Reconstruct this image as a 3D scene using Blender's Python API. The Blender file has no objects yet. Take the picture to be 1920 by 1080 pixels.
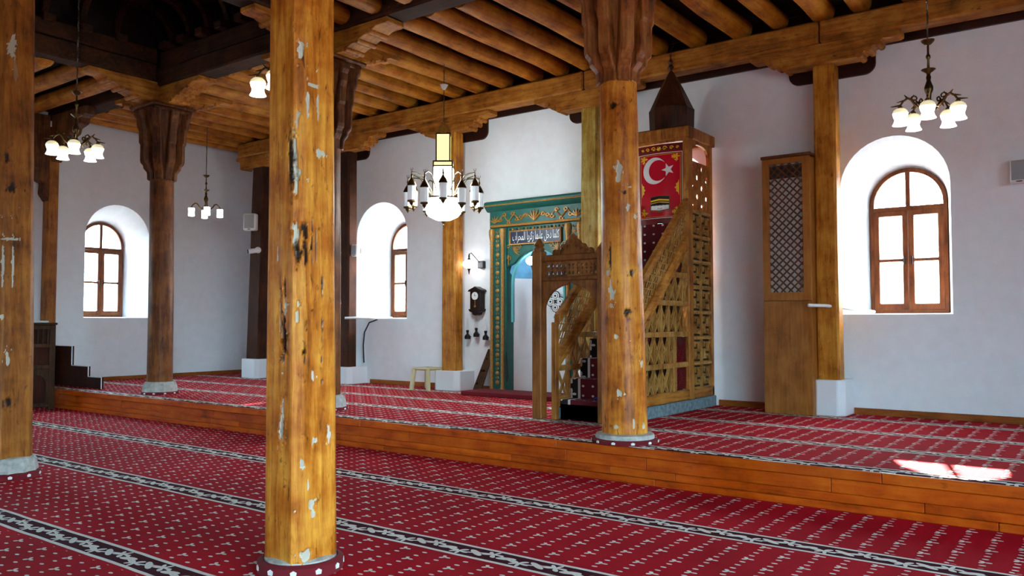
import bpy, bmesh, math, random
from mathutils import Vector, Matrix, noise
random.seed(7)
S = bpy.context.scene
COL = S.collection
PI = math.pi
P = 0.35            # platform height
YQ = 11.3           # qibla (front) wall
XL = -16.75         # left wall
XR = 6.0            # right wall
YB = -8.0           # back wall
HC = 5.78           # ceiling boards

# ------------------------------------------------------------------ camera, sky, sun, exposure
F, YAW, PIT = 1530.0, math.atan(1130/1530), math.atan(64/1530)
cam = bpy.data.cameras.new('camera'); cam.sensor_width = 36; cam.lens = 36*F/1920
cam.clip_start = 0.05
co = bpy.data.objects.new('camera', cam); COL.objects.link(co)
co.location = (0, 0, 1.55); co.rotation_euler = (PI/2 + PIT, 0, YAW)
S.camera = co
S.view_settings.view_transform = 'Standard'; S.view_settings.look = 'None'
S.view_settings.gamma = 1; S.view_settings.use_curve_mapping = False
S.view_settings.exposure = 1.88
S.cycles.max_bounces = 9; S.cycles.diffuse_bounces = 5; S.cycles.transparent_max_bounces = 12
S.cycles.sample_clamp_indirect = 6; S.cycles.caustics_reflective = False; S.cycles.caustics_refractive = False
W = bpy.data.worlds.new('sky'); S.world = W; W.use_nodes = True
bg = W.node_tree.nodes['Background']; bg.inputs[1].default_value = 16.0
_t = W.node_tree.nodes.new('ShaderNodeTexCoord'); _s = W.node_tree.nodes.new('ShaderNodeSeparateXYZ'); _r = W.node_tree.nodes.new('ShaderNodeValToRGB')
W.node_tree.links.new(_t.outputs['Generated'], _s.inputs[0]); W.node_tree.links.new(_s.outputs[2], _r.inputs[0]); W.node_tree.links.new(_r.outputs[0], bg.inputs[0])
_r.color_ramp.elements[0].position = 0.0; _r.color_ramp.elements[0].color = (.15, .17, .17, 1)      # ground below the horizon
_r.color_ramp.elements[1].position = 0.04; _r.color_ramp.elements[1].color = (.52, .82, 1.0, 1)     # bright hazy sky
sun = bpy.data.lights.new('sun', 'SUN'); sun.energy = 26; sun.angle = 0.012; sun.color = (1, .93, .82)
so = bpy.data.objects.new('sun', sun); COL.objects.link(so)
so.rotation_euler = Vector((1.1, -4.4, -2.95)).to_track_quat('-Z', 'Y').to_euler()
so.location = (-8, 30, 22)

# ------------------------------------------------------------------ helpers
def lin(r, g, b):
    f = lambda c: (c/255/12.92) if c/255 <= .04045 else ((c/255+.055)/1.055)**2.4
    return (f(r), f(g), f(b), 1)

class X:                       # tiny expression builder over Math nodes
    nt = None
    def __init__(s, k): s.k = k
    @staticmethod
    def m(op, *a):
        n = X.nt.nodes.new('ShaderNodeMath'); n.operation = op
        for i, v in enumerate(a):
            if isinstance(v, X): X.nt.links.new(v.k, n.inputs[i])
            else: n.inputs[i].default_value = v
        return X(n.outputs[0])
    def __add__(s, o): return X.m('ADD', s, o)
    def __radd__(s, o): return X.m('ADD', o, s)
    def __sub__(s, o): return X.m('SUBTRACT', s, o)
    def __rsub__(s, o): return X.m('SUBTRACT', o, s)
    def __mul__(s, o): return X.m('MULTIPLY', s, o)
    def __rmul__(s, o): return X.m('MULTIPLY', o, s)
    def __truediv__(s, o): return X.m('DIVIDE', s, o)
    def __lt__(s, o): return X.m('LESS_THAN', s, o)
    def __gt__(s, o): return X.m('GREATER_THAN', s, o)
    def mod(s, p): return X.m('FLOORED_MODULO', s, p)
    def abs(s): return X.m('ABSOLUTE', s)
    def sin(s): return X.m('SINE', s)
    def cos(s): return X.m('COSINE', s)
    def max(s, o): return X.m('MAXIMUM', s, o)
    def min(s, o): return X.m('MINIMUM', s, o)
    def hyp(s, o): return X.m('SQRT', s*s + o*o)
    def atan2(s, o): return X.m('ARCTAN2', s, o)

def newmat(name):
    m = bpy.data.materials.new(name); m.use_nodes = True
    nt = m.node_tree; X.nt = nt
    return m, nt, nt.nodes['Principled BSDF']

def mixc(nt, fac, a, b, kind='MIX'):
    n = nt.nodes.new('ShaderNodeMix'); n.data_type = 'RGBA'; n.blend_type = kind
    for sock, v in ((n.inputs[0], fac), (n.inputs[6], a), (n.inputs[7], b)):
        if isinstance(v, X): nt.links.new(v.k, sock)
        elif hasattr(v, 'is_linked'): nt.links.new(v, sock)
        else: sock.default_value = v
    return n.outputs[2]

def ramp(nt, fac, stops):
    n = nt.nodes.new('ShaderNodeValToRGB')
    nt.links.new(fac.k if isinstance(fac, X) else fac, n.inputs[0])
    e = n.color_ramp.elements
    while len(e) < len(stops): e.new(.5)
    for el, (p, c) in zip(e, stops): el.position = p; el.color = c
    return n.outputs[0]

def coords(nt, scale=(1, 1, 1), rnd=True):
    t = nt.nodes.new('ShaderNodeTexCoord'); mp = nt.nodes.new('ShaderNodeMapping')
    nt.links.new(t.outputs['Object'], mp.inputs[0]); mp.inputs['Scale'].default_value = scale
    return mp.outputs[0]

def rndval(nt):
    n = nt.nodes.new('ShaderNodeObjectInfo'); return X(n.outputs['Random'])

def ntex(nt, vec, scale, detail=4, rough=.6, dist=0, w=None):
    n = nt.nodes.new('ShaderNodeTexNoise'); n.noise_dimensions = '4D'
    nt.links.new(vec, n.inputs['Vector']); n.inputs['Scale'].default_value = scale
    n.inputs['Detail'].default_value = detail; n.inputs['Roughness'].default_value = rough
    n.inputs['Distortion'].default_value = dist
    if w is not None: nt.links.new(w.k, n.inputs['W'])
    return X(n.outputs['Fac'])

def bump(nt, bs, h, strength=.3, dist=.02):
    b = nt.nodes.new('ShaderNodeBump'); b.inputs['Strength'].default_value = strength; b.inputs['Distance'].default_value = dist
    nt.links.new(h.k, b.inputs['Height']); nt.links.new(b.outputs[0], bs.inputs['Normal'])

def wood(name, dark, mid, light, axis='Z', rough=.45, grain=1.0, wear=0.0, spots=0.0, vary=.25, wearattr=False, bmp=.25):
    m, nt, bs = newmat(name)
    k = {'X': (.09, 1, 1), 'Y': (1, .09, 1), 'Z': (1, 1, .09)}[axis]
    vec = coords(nt, k); r = rndval(nt)
    base = coords(nt, (1, 1, 1))
    g = ntex(nt, vec, 26*grain, 5, .65, .6, r*37.0)
    big = ntex(nt, base, 3.2, 4, .6, .3, r*17.0)
    c = ramp(nt, g*.5 + big*.5, [(.33, dark), (.47, mid), (.63, light)])
    if spots:
        sp = ntex(nt, coords(nt, tuple(.35 if s < 1 else 1 for s in k)), 22, 3, .6, .8, r*11.0)
        c = mixc(nt, ramp(nt, sp, [(.60, (0, 0, 0, 1)), (.72, (spots,)*3 + (1,))]), c, dark)
    if wear:
        wv = ntex(nt, coords(nt, tuple(.22 if s < 1 else 1 for s in k)), 7, 4, .65, .4, r*5.0)
        c = mixc(nt, ramp(nt, wv, [(.685, (0, 0, 0, 1)), (.73, (wear,)*3 + (1,))]), c, lin(176, 158, 132))
    if wearattr:
        at = nt.nodes.new('ShaderNodeAttribute'); at.attribute_name = 'wear'
        fine = ntex(nt, base, 60, 4, .7, 0, None)
        c = mixc(nt, ramp(nt, X(at.outputs['Fac']) + (fine - .5)*.35, [(.45, (0, 0, 0, 1)), (.6, (1, 1, 1, 1))]), c, lin(192, 180, 160))
        a2 = nt.nodes.new('ShaderNodeAttribute'); a2.attribute_name = 'crack'
        c = mixc(nt, X(a2.outputs['Fac']), c, lin(38, 20, 10))
    hs = nt.nodes.new('ShaderNodeHueSaturation'); nt.links.new(c, hs.inputs['Color'])
    nt.links.new((r*vary + (1 - vary/2)).k, hs.inputs['Value'])
    nt.links.new(hs.outputs[0], bs.inputs['Base Color']); bs.inputs['Roughness'].default_value = rough; bs.inputs['Specular IOR Level'].default_value = .22
    bump(nt, bs, g + big*.6, bmp, .015)
    return m

def plain(name, c, rough=.5, metal=0, noise_=0.0, scale=20, emit=None, es=0, bmp=0, coat=0):
    m, nt, bs = newmat(name)
    if noise_:
        n = ntex(nt, coords(nt), scale, 4, .6)
        d = tuple(v*(1 - noise_) for v in c[:3]) + (1,); l = tuple(min(1, v*(1 + noise_)) for v in c[:3]) + (1,)
        nt.links.new(ramp(nt, n, [(.3, d), (.7, l)]), bs.inputs['Base Color'])
        if bmp: bump(nt, bs, n, bmp, .01)
    else: bs.inputs['Base Color'].default_value = c
    bs.inputs['Roughness'].default_value = rough; bs.inputs['Metallic'].default_value = metal
    if coat: bs.inputs['Coat Weight'].default_value = coat
    if emit: bs.inputs['Emission Color'].default_value = emit; bs.inputs['Emission Strength'].default_value = es
    return m

class MB:
    """collects geometry in world coordinates; build() makes it one mesh object"""
    def __init__(s): s.v = []; s.f = []; s.M = None
    def add(s, vs, fs):
        o = len(s.v)
        s.v += [tuple(s.M @ Vector(v)) if s.M else tuple(v) for v in vs]
        s.f += [tuple(i + o for i in f) for f in fs]; return s
    def box(s, x0, x1, y0, y1, z0, z1):
        return s.add([(x0,y0,z0),(x1,y0,z0),(x1,y1,z0),(x0,y1,z0),(x0,y0,z1),(x1,y0,z1),(x1,y1,z1),(x0,y1,z1)],
                     [(0,3,2,1),(4,5,6,7),(0,1,5,4),(1,2,6,5),(2,3,7,6),(3,0,4,7)])
    def bar(s, p, q, w, h, up=(0, 0, 1)):
        p = Vector(p); q = Vector(q); d = (q - p).normalized(); u = Vector(up)
        a = d.cross(u)
        if a.length < 1e-4: a = d.cross(Vector((1, 0, 0)))
        a.normalize(); b = a.cross(d); a *= w/2; b *= h/2
        return s.add([p-a-b, p+a-b, p+a+b, p-a+b, q-a-b, q+a-b, q+a+b, q-a+b],
                     [(0,3,2,1),(4,5,6,7),(0,1,5,4),(1,2,6,5),(2,3,7,6),(3,0,4,7)])
    def tube(s, pts, r, n=8, cap=True):
        pts = [Vector(p) for p in pts]; rs = r if isinstance(r, (list, tuple)) else [r]*len(pts)
        vs = []; fs = []; prev = None
        for i, p in enumerate(pts):
            d = (pts[min(i+1, len(pts)-1)] - pts[max(i-1, 0)]).normalized()
            if prev is None:
                a = d.cross(Vector((0, 0, 1)))
                if a.length < 1e-3: a = d.cross(Vector((1, 0, 0)))
            else: a = prev - d*prev.dot(d)
            a.normalize(); prev = a; b = d.cross(a)
            for k in range(n):
                t = 2*PI*k/n; vs.append(p + (a*math.cos(t) + b*math.sin(t))*rs[i])
        for i in range(len(pts)-1):
            for k in range(n):
                k2 = (k+1) % n; fs.append((i*n+k, i*n+k2, (i+1)*n+k2, (i+1)*n+k))
        if cap: fs += [tuple(range(n))[::-1], tuple(range((len(pts)-1)*n, len(pts)*n))]
        return s.add(vs, fs)
    def lathe(s, c, prof, n=20, rot=0, cap=True):
        vs = []; fs = []
        for r, z in prof:
            for k in range(n):
                t = 2*PI*k/n + rot; vs.append((c[0] + r*math.cos(t), c[1] + r*math.sin(t), c[2] + z))
        for i in range(len(prof)-1):
            for k in range(n):
                k2 = (k+1) % n; fs.append((i*n+k, i*n+k2, (i+1)*n+k2, (i+1)*n+k))
        if cap: fs += [tuple(range(n))[::-1], tuple(range((len(prof)-1)*n, len(prof)*n))]
        return s.add(vs, fs)
    def prism(s, poly, fn, w0, w1):
        n = len(poly)
        return s.add([fn(u, v, w0) for u, v in poly] + [fn(u, v, w1) for u, v in poly],
                     [tuple(range(n))[::-1], tuple(range(n, 2*n))] + [(i, (i+1) % n, n+(i+1) % n, n+i) for i in range(n)])
    def plate(s, outer, holes, fn, w0, w1, faces=3):
        bm = bmesh.new(); loops = []
        for lp in [outer] + holes:
            vs = [bm.verts.new((u, v, 0)) for u, v in lp]; loops.append(vs)
            for i in range(len(vs)): bm.edges.new((vs[i], vs[(i+1) % len(vs)]))
        bmesh.ops.triangle_fill(bm, edges=bm.edges[:], use_beauty=True)
        bm.verts.index_update(); nv = len(bm.verts)
        vv = [(v.co.x, v.co.y) for v in bm.verts]; ff = [tuple(v.index for v in f.verts) for f in bm.faces]
        idx = [[v.index for v in l] for l in loops]; bm.free()
        vs = [fn(u, v, w0) for u, v in vv]; fs = list(ff)
        if faces > 1:
            vs += [fn(u, v, w1) for u, v in vv]; fs += [tuple(i+nv for i in f) for f in ff]
            for l in idx:
                for i in range(len(l)): a, b = l[i], l[(i+1) % len(l)]; fs.append((a, b, b+nv, a+nv))
        return s.add(vs, fs)
    def sphere(s, c, r, n=12, m=8, sz=1):
        return s.lathe(c, [(max(1e-4, r*math.sin(PI*i/m)), -r*sz*math.cos(PI*i/m)) for i in range(m+1)], n)
    def build(s, name, mat, parent=None, origin=None, smooth=False, bevel=0, angle=35, fix=True):
        o0 = Vector(origin) if origin else Vector((0, 0, 0))
        if parent: o0 = wloc(parent)
        me = bpy.data.meshes.new(name)
        me.from_pydata([tuple(Vector(v) - o0) for v in s.v], [], s.f); me.update()
        if fix:
            bm = bmesh.new(); bm.from_mesh(me); bmesh.ops.recalc_face_normals(bm, faces=bm.faces); bm.to_mesh(me); bm.free()
        ob = bpy.data.objects.new(name, me); COL.objects.link(ob)
        for mm in (mat if isinstance(mat, list) else [mat]): me.materials.append(mm)
        if parent: ob.parent = parent
        else: ob.location = o0
        if smooth:
            me.shade_smooth()
            try: me.set_sharp_from_angle(angle=math.radians(angle))
            except Exception: pass
        if bevel:
            b = ob.modifiers.new('edge', 'BEVEL'); b.width = bevel; b.segments = 1; b.limit_method = 'ANGLE'
        return ob

def wloc(o):
    v = Vector(o.location)
    while o.parent: o = o.parent; v = v + o.location
    return v
def tag(o, label, cat=None, group=None, kind=None):
    if label: o['label'] = label
    if cat: o['category'] = cat
    if group: o['group'] = group
    if kind: o['kind'] = kind
    return o
def thing(name, loc, label, cat, group=None, kind=None):
    o = bpy.data.objects.new(name, None); COL.objects.link(o); o.location = loc; o.empty_display_size = .1
    return tag(o, label, cat, group, kind)
def struct(name, loc=(0, 0, 0)):
    o = bpy.data.objects.new(name, None); COL.objects.link(o); o.location = loc; o['kind'] = 'structure'; return o
def copytree(o, parent=None):
    c = o.copy(); COL.objects.link(c); c.parent = parent
    for ch in list(o.children): copytree(ch, c)
    return c
def circ(cx, cy, r, n=10, ry=None, rot=0):
    ry = ry or r
    return [(cx + r*math.cos(2*PI*i/n + rot), cy + ry*math.sin(2*PI*i/n + rot)) for i in range(n)]
FXZ = lambda y0: (lambda u, v, w: (u, y0 + w, v))      # plate in an x-z plane
FYZ = lambda x0: (lambda u, v, w: (x0 + w, u, v))      # plate in a y-z plane

# ------------------------------------------------------------------ materials
M = {}
M['column'] = wood('honey column wood', lin(84, 32, 4), lin(184, 100, 22), lin(234, 160, 60), 'Z', .4, .8, 0, .9, .12, True)
M['column_dark'] = wood('brown column wood', lin(62, 28, 8), lin(136, 74, 20), lin(178, 110, 38), 'Z', .5, .8, .4, .7, .12, True)
M['column_shaded'] = wood('dark shaded column wood', lin(38, 16, 5), lin(100, 52, 16), lin(140, 82, 32), 'Z', .5, .8, .4, .7, .12)  # darker stain, with the shade of backlit columns put into the colour
M['capital'] = wood('dark shaded capital wood', lin(30, 12, 4), lin(80, 39, 12), lin(128, 78, 36), 'Z', .65, .8, .55, .6, .1)  # capital wood darkened; the lack of light up there is in its colour
M['capital_light'] = wood('reddish carved capital wood', lin(50, 20, 6), lin(128, 66, 22), lin(176, 112, 54), 'Z', .6, .8, .6, .7, .1)
M['log'] = wood('ceiling log wood', lin(66, 29, 4), lin(152, 84, 11), lin(192, 126, 34), 'Y', .6, .6, .25, .7, .3)
M['logx'] = wood('ceiling log wood crossways', lin(66, 29, 4), lin(152, 84, 11), lin(192, 126, 34), 'X', .6, .6, .25, .7, .3)
M['beamx'] = wood('beam wood', lin(62, 29, 6), lin(146, 83, 19), lin(186, 124, 44), 'X', .6, .7, .4, .7, .15)
M['beamshaded'] = wood('dark shaded beam wood', lin(22, 9, 3), lin(48, 23, 8), lin(76, 40, 15), 'X', .85, .7, .25, .5, .15)  # beam wood with the gloom of the lantern bay painted into its tone
M['beamy'] = wood('beam wood along the hall', lin(70, 34, 8), lin(150, 86, 22), lin(188, 126, 46), 'Y', .6, .7, .4, .7, .15)
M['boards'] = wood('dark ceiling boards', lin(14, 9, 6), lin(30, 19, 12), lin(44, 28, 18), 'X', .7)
M['board'] = wood('dark brown painted board', lin(30, 12, 7), lin(48, 20, 11), lin(60, 27, 15), 'X', .5, bmp=.05)
M['post'] = wood('wall post wood', lin(84, 42, 8), lin(168, 100, 22), lin(206, 144, 52), 'Z', .5, .8, .35, .8, .15)
M['post_green'] = wood('weathered greenish post wood', lin(70, 58, 16), lin(150, 114, 36), lin(178, 164, 96), 'Z', .55, .8, .75, .8, .1)
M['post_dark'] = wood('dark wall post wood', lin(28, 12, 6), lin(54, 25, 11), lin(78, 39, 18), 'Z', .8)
M['riser'] = wood('orange pine riser wood', lin(104, 34, 2), lin(178, 68, 2), lin(206, 96, 12), 'X', .4, .5, 0, .5, .22, bmp=.08)
M['skirt'] = wood('pine baseboard wood', lin(100, 48, 14), lin(150, 80, 28), lin(176, 102, 44), 'X', .4, bmp=.06)
M['skirty'] = wood('pine baseboard wood along the hall', lin(100, 48, 14), lin(150, 80, 28), lin(176, 102, 44), 'Y', .4, bmp=.06)
M['minbar'] = wood('carved pulpit wood', lin(64, 32, 8), lin(150, 88, 28), lin(192, 130, 54), 'Z', .5, .9, .3, .55, .2)
M['minbary'] = wood('carved pulpit rail wood', lin(64, 32, 8), lin(160, 94, 30), lin(200, 138, 60), 'Y', .5, .9, .3, .5, .2)
M['fret'] = wood('weathered fret wood', lin(74, 44, 16), lin(162, 110, 48), lin(200, 154, 88), 'Z', .6, .9, .3, .4, .2)
M['fretback'] = wood('dark wood behind fretwork', lin(26, 15, 8), lin(54, 34, 18), lin(80, 54, 30), 'Z', .7)
M['gatewood'] = wood('brown portal wood', lin(60, 30, 10), lin(130, 76, 28), lin(166, 106, 48), 'Z', .45, .8, .1, .5, .15)
M['cone'] = wood('dark spire wood', lin(28, 13, 8), lin(60, 30, 16), lin(88, 48, 26), 'Z', .4)
M['cabinet'] = wood('brown veneer', lin(108, 58, 18), lin(148, 88, 32), lin(172, 110, 48), 'Z', .4, .7, bmp=.04)
M['lattice'] = wood('brown lattice wood', lin(50, 26, 14), lin(80, 44, 24), lin(104, 62, 36), 'Z', .5)
M['frame'] = wood('brown window wood', lin(58, 26, 12), lin(98, 50, 26), lin(126, 70, 38), 'Z', .35, bmp=.05)
M['stairwood'] = wood('dark red brown panel', lin(36, 14, 8), lin(58, 24, 14), lin(72, 32, 18), 'Z', .4, bmp=.04)
M['darkwood'] = wood('dark carved wood', lin(26, 14, 8), lin(62, 38, 20), lin(92, 58, 32), 'Z', .5)
M['clockwood'] = wood('dark clock wood', lin(18, 9, 7), lin(34, 18, 13), lin(48, 27, 18), 'Z', .35)
M['plaster'] = plain('white plaster', lin(238, 239, 241), .85, 0, .035, 6, bmp=.12)
M['plinth'] = plain('white plinth paint', lin(232, 233, 236), .8)
M['stone'] = plain('grey stone', lin(176, 172, 164), .85, 0, .35, 14, bmp=.5)
M['bluestone'] = plain('blue grey painted base', lin(112, 128, 134), .8, 0, .5, 16, bmp=.3)
M['white'] = plain('white plastic', lin(232, 232, 230), .45)
M['grille'] = plain('grey speaker grille', lin(150, 152, 152), .6)
M['black'] = plain('black plastic', lin(14, 14, 15), .35)
M['brass'] = plain('aged brass', lin(88, 66, 36), .3, .9)
M['gold'] = plain('old gold paint', lin(166, 118, 50), .42, .2, .4, 40)
M['green'] = plain('teal green paint', lin(6, 86, 76), .5, 0, .18, 12)
M['teal'] = plain('pale teal paint', lin(92, 176, 178), .6)
M['skyblue'] = plain('light blue painted vault', lin(120, 190, 226), .6, 0, .25, 5)
M['navy'] = plain('dark navy panel', lin(22, 30, 62), .45)
M['letter'] = plain('white lettering', lin(236, 236, 232), .5)
M['ivory'] = plain('beige plastic', lin(204, 192, 148), .5)
M['iron'] = plain('dark metal', lin(40, 34, 30), .45, .6)
M['chain'] = plain('chain metal', lin(92, 82, 66), .4, .8)
M['red'] = plain('glossy red panel', lin(206, 24, 46), .18, 0)
M['yellow'] = plain('yellow print', lin(244, 190, 30), .3)
M['orange'] = plain('orange print', lin(232, 130, 24), .3)
M['maroon'] = plain('dark red print', lin(120, 12, 20), .3)
M['wprint'] = plain('white print', lin(245, 245, 245), .25)
M['bprint'] = plain('black print', lin(16, 18, 16), .3)
M['olive'] = plain('olive print', lin(98, 92, 34), .3)
M['doorred'] = plain('dark red lattice backing', lin(70, 16, 12), .6)
M['collar'] = plain('dark red carpet edge', lin(112, 6, 22), .95)
M['blue'] = plain('blue cloth', lin(30, 60, 150), .8)
M['cable'] = plain('black cable', lin(20, 20, 22), .5)
M['cloth'] = plain('white cloth', lin(230, 228, 222), .9)
M['lampglass'] = plain('lit white lamp glass', lin(250, 245, 230), .3, emit=(1, .97, .92, 1), es=1.3)
M['lampcream'] = plain('cream lamp glass', lin(236, 226, 176), .25, emit=(1, .88, .55, 1), es=.16)
M['lampyellow'] = plain('lit yellow lantern glass', lin(246, 226, 150), .3, emit=(1, .80, .30, 1), es=.42)
M['lampbright'] = plain('bright lantern glass', lin(250, 250, 245), .3, emit=(.82, .97, 1, 1), es=12)
M['lanternglass'] = plain('lantern side glass', lin(225, 232, 238), .15, emit=(.9, .96, 1, 1), es=.06)
M['wallglass'] = plain('lit wall lamp glass', lin(245, 245, 250), .3, emit=(.93, .94, 1, 1), es=2.5)

def glassmat(name, frosted=False, tint=(1, 1, 1, 1)):
    m = bpy.data.materials.new(name); m.use_nodes = True; nt = m.node_tree; nt.nodes.clear()
    out = nt.nodes.new('ShaderNodeOutputMaterial'); mx = nt.nodes.new('ShaderNodeMixShader')
    a = nt.nodes.new('ShaderNodeBsdfTranslucent' if frosted else 'ShaderNodeBsdfTransparent'); a.inputs[0].default_value = tint
    b = nt.nodes.new('ShaderNodeBsdfGlossy'); b.inputs['Roughness'].default_value = .25 if frosted else .03
    mx.inputs[0].default_value = .05
    nt.links.new(a.outputs[0], mx.inputs[1]); nt.links.new(b.outputs[0], mx.inputs[2]); nt.links.new(mx.outputs[0], out.inputs[0])
    return m
M['glass'] = glassmat('clear glass', False, (.96, .97, .97, 1))
M['frosted'] = glassmat('frosted glass', True, (.95, .95, .95, 1))  # frosting added to panes so that little direct sun reaches the floor

def carpetmat(name, y0, per, hw):
    m, nt, bs = newmat(name)
    t = nt.nodes.new('ShaderNodeTexCoord'); sp = nt.nodes.new('ShaderNodeSeparateXYZ'); nt.links.new(t.outputs['Object'], sp.inputs[0])
    x, y = X(sp.outputs[0]), X(sp.outputs[1])
    wob = ntex(nt, coords(nt), 2.2, 2, .5)
    y = y + (wob - .5)*.03
    v = (y - (y0 - per/2)).mod(per) - per/2
    a = v.abs()
    inband = a < hw
    line = inband*(a > hw - .032)
    # floral motifs and dashes of the field
    i = X.m('ROUND', x/.18); dx = x - i*.18; par = i.mod(2.0)
    yy = y + par*.165
    dy = yy.mod(.33) - .165
    rr = (dx/.046).hyp(dy/.034); th = (dy/.034).atan2(dx/.046)
    motif = rr < (.62 + .42*(th*3.0).cos())
    dy2 = (yy + .165).mod(.33) - .165
    dash = ((dx.abs()/.021).hyp(dy2/.011)) < 1.0
    dx3 = (x - .09).mod(.18) - .09
    dy3 = y.mod(.165) - .0825
    dash3 = ((dx3/.021).hyp(dy3/.011)) < 1.0
    field = motif.max(dash).max(dash3)*(a > hw + .03)
    # vine of the border
    vine = (v - (x*(2*PI/.5)).sin()*.035).abs() < .010
    u1 = x.mod(.25) - .125
    s1 = (x*(2*PI/.5)).cos()
    fv = v - (x*(2*PI/.5)).sin()*.03
    fr = (u1/.082).hyp(fv/.066); ft = (fv/.066).atan2(u1/.082)
    flower = fr < (.62 + .38*(ft*5.0 + s1*2.0).cos())
    u2 = (x - .125).mod(.25) - .125
    fv2 = v + (x*(2*PI/.5)).sin()*.035
    leaf = (((u2 + fv2*.8)/.066).hyp(fv2/.03)) < 1.0
    pink = ((u2/.028).hyp((v - .01)/.024)) < 1.0
    wh = (vine.max(flower).max(leaf))*inband
    white = line.max(wh).max(field)
    fine = ntex(nt, coords(nt), 160, 2, .6)
    big = ntex(nt, coords(nt), 1.1, 3, .6)
    redc = ramp(nt, big*.5 + fine*.5, [(.35, lin(150, 2, 22)), (.65, lin(192, 6, 32))])
    c = mixc(nt, inband, redc, lin(66, 8, 22))
    c = mixc(nt, pink*inband, c, lin(170, 70, 84))
    c = mixc(nt, white, c, lin(232, 222, 214))
    nt.links.new(c, bs.inputs['Base Color']); bs.inputs['Roughness'].default_value = .95
    bs.inputs['Specular IOR Level'].default_value = .1
    bump(nt, bs, fine + white*.6, .25, .006)
    return m
M['carpet'] = carpetmat('red striped prayer carpet', 5.79, 1.46, .125)
M['carpet_up'] = carpetmat('red striped prayer carpet of the platform', 7.14, 1.185, .105)

def steprunner(name):
    m, nt, bs = newmat(name)
    t = nt.nodes.new('ShaderNodeTexCoord'); sp = nt.nodes.new('ShaderNodeSeparateXYZ'); nt.links.new(t.outputs['Object'], sp.inputs[0])
    x, z, y = X(sp.outputs[0]), X(sp.outputs[2]), X(sp.outputs[1])
    a = (x - (-.32)).abs()
    band = a < .13
    edge = band*(a > .095)
    v = (z + y*.0).mod(.2) - .1
    orn = (((a/.07).hyp(v/.07)) < (.6 + .4*((v.atan2(a))*4.0).cos()))*(a < .09)
    dx = (x - .06).mod(.14) - .07; dz = (z + y).mod(.12) - .06
    dot = (((dx/.018).hyp(dz/.014)) < 1.0)*(a > .15)
    c = mixc(nt, band, lin(96, 12, 26), lin(24, 14, 16))
    c = mixc(nt, edge.max(orn).max(dot), c, lin(214, 206, 200))
    nt.links.new(c, bs.inputs['Base Color']); bs.inputs['Roughness'].default_value = .95
    return m
M['runner'] = steprunner('patterned stair runner')

# ------------------------------------------------------------------ room shell
fl = MB().box(XL - .6, XR, YB, 7.2, -.12, 0).build('floor', M['carpet']); fl['kind'] = 'structure'
pf = struct('floor_platform')
MB().box(XL - .6, -15.1, YQ + .1, YQ + 1.2, 0, P - .012).build('platform_body', M['boards'], pf)
MB().box(XL - .6, -15.1, YQ + .1, YQ + 1.2, P - .012, P).build('carpet', M['carpet_up'], pf)
MB().box(XL - .6, XR, 7.09, YQ + .1, .0, P - .012).build('platform_body', M['boards'], pf)
MB().box(XL - .6, XR, 7.07, YQ + .1, P - .012, P).build('carpet', M['carpet_up'], pf)
def planks(z0, z1, y0, y1, lens, name):
    x = XL + .02; k = 0
    while x < XR:
        L = lens[k % len(lens)]; k += 1; x1 = min(x + L, XR)
        MB().box(x + .002, x1 - .002, y0, y1, z0, z1).build(name, M['riser'], pf, bevel=.005); x = x1
planks(.262, .345, 7.035, 7.09, [3.1, 2.4, 3.7, 2.9], 'plank')
planks(.14, .258, 7.062, 7.09, [1.3, 2.2, .9, 1.7, 2.6], 'plank')
planks(.064, .138, 7.064, 7.09, [2.1, .8, 1.9, 1.2, .7], 'plank')
planks(0, .062, 7.045, 7.09, [3.6, 2.8, 3.2], 'plank')

def archloop(c, w, z0, zs, zt, n=20):
    pts = [(c - w/2, z0), (c + w/2, z0)]
    for i in range(n + 1):
        t = PI*i/n; pts.append((c + w/2*math.cos(t), zs + (zt - zs)*math.sin(t)))
    return pts
WALLF = {'front': lambda u, v, d: (u, YQ + d, v), 'left': lambda u, v, d: (XL - d, u, v),
         'right': lambda u, v, d: (XR + d, u, v), 'back': lambda u, v, d: (u, YB - d, v)}
# wall: list of (inner centre, inner width, inner z0, spring, top, frame centre, frame width, frame spring, frame top, frosted)
WIN = {
 'front': [(-2.255, 1.31, 1.65, 3.29, 3.95, -2.19, .95, 3.13, 3.61, True),
           (-11.53, 1.39, 1.62, 3.25, 3.90, -11.33, .96, 3.06, 3.53, True),
           (-5.40, 1.36, 1.65, 3.45, 4.12, -5.42, 1.15, 3.35, 3.95, False)],
 'left': [(8.80, 1.36, 1.64, 3.32, 4.0, 8.73, .97, 3.16, 3.67, False), (4.4, 1.36, 1.64, 3.32, 4.0, 4.4, .97, 3.16, 3.67, False), (0.0, 1.36, 1.64, 3.32, 4.0, 0, .97, 3.16, 3.67, False)],
 'right': [(y, 2.0, .9, 3.42, 4.4, y, 1.8, 3.3, 4.2, False) for y in (3.4, .9, -1.6, -4.1, -6.5)],  # unseen windows, places and sizes invented to set the hall's brightness
 'back': [(x, 1.36, 1.3, 3.32, 4.0, x, 1.05, 3.16, 3.67, False) for x in (-9.0,)],  # unseen window, position invented to balance the light from behind
}
EXT = {'front': (-15.2, XR + .3), 'left': (YB - .3, YQ + 1.3), 'right': (YB - .3, YQ + .3), 'back': (XL - .3, XR + .3)}
D = .55
wn = 0
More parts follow.
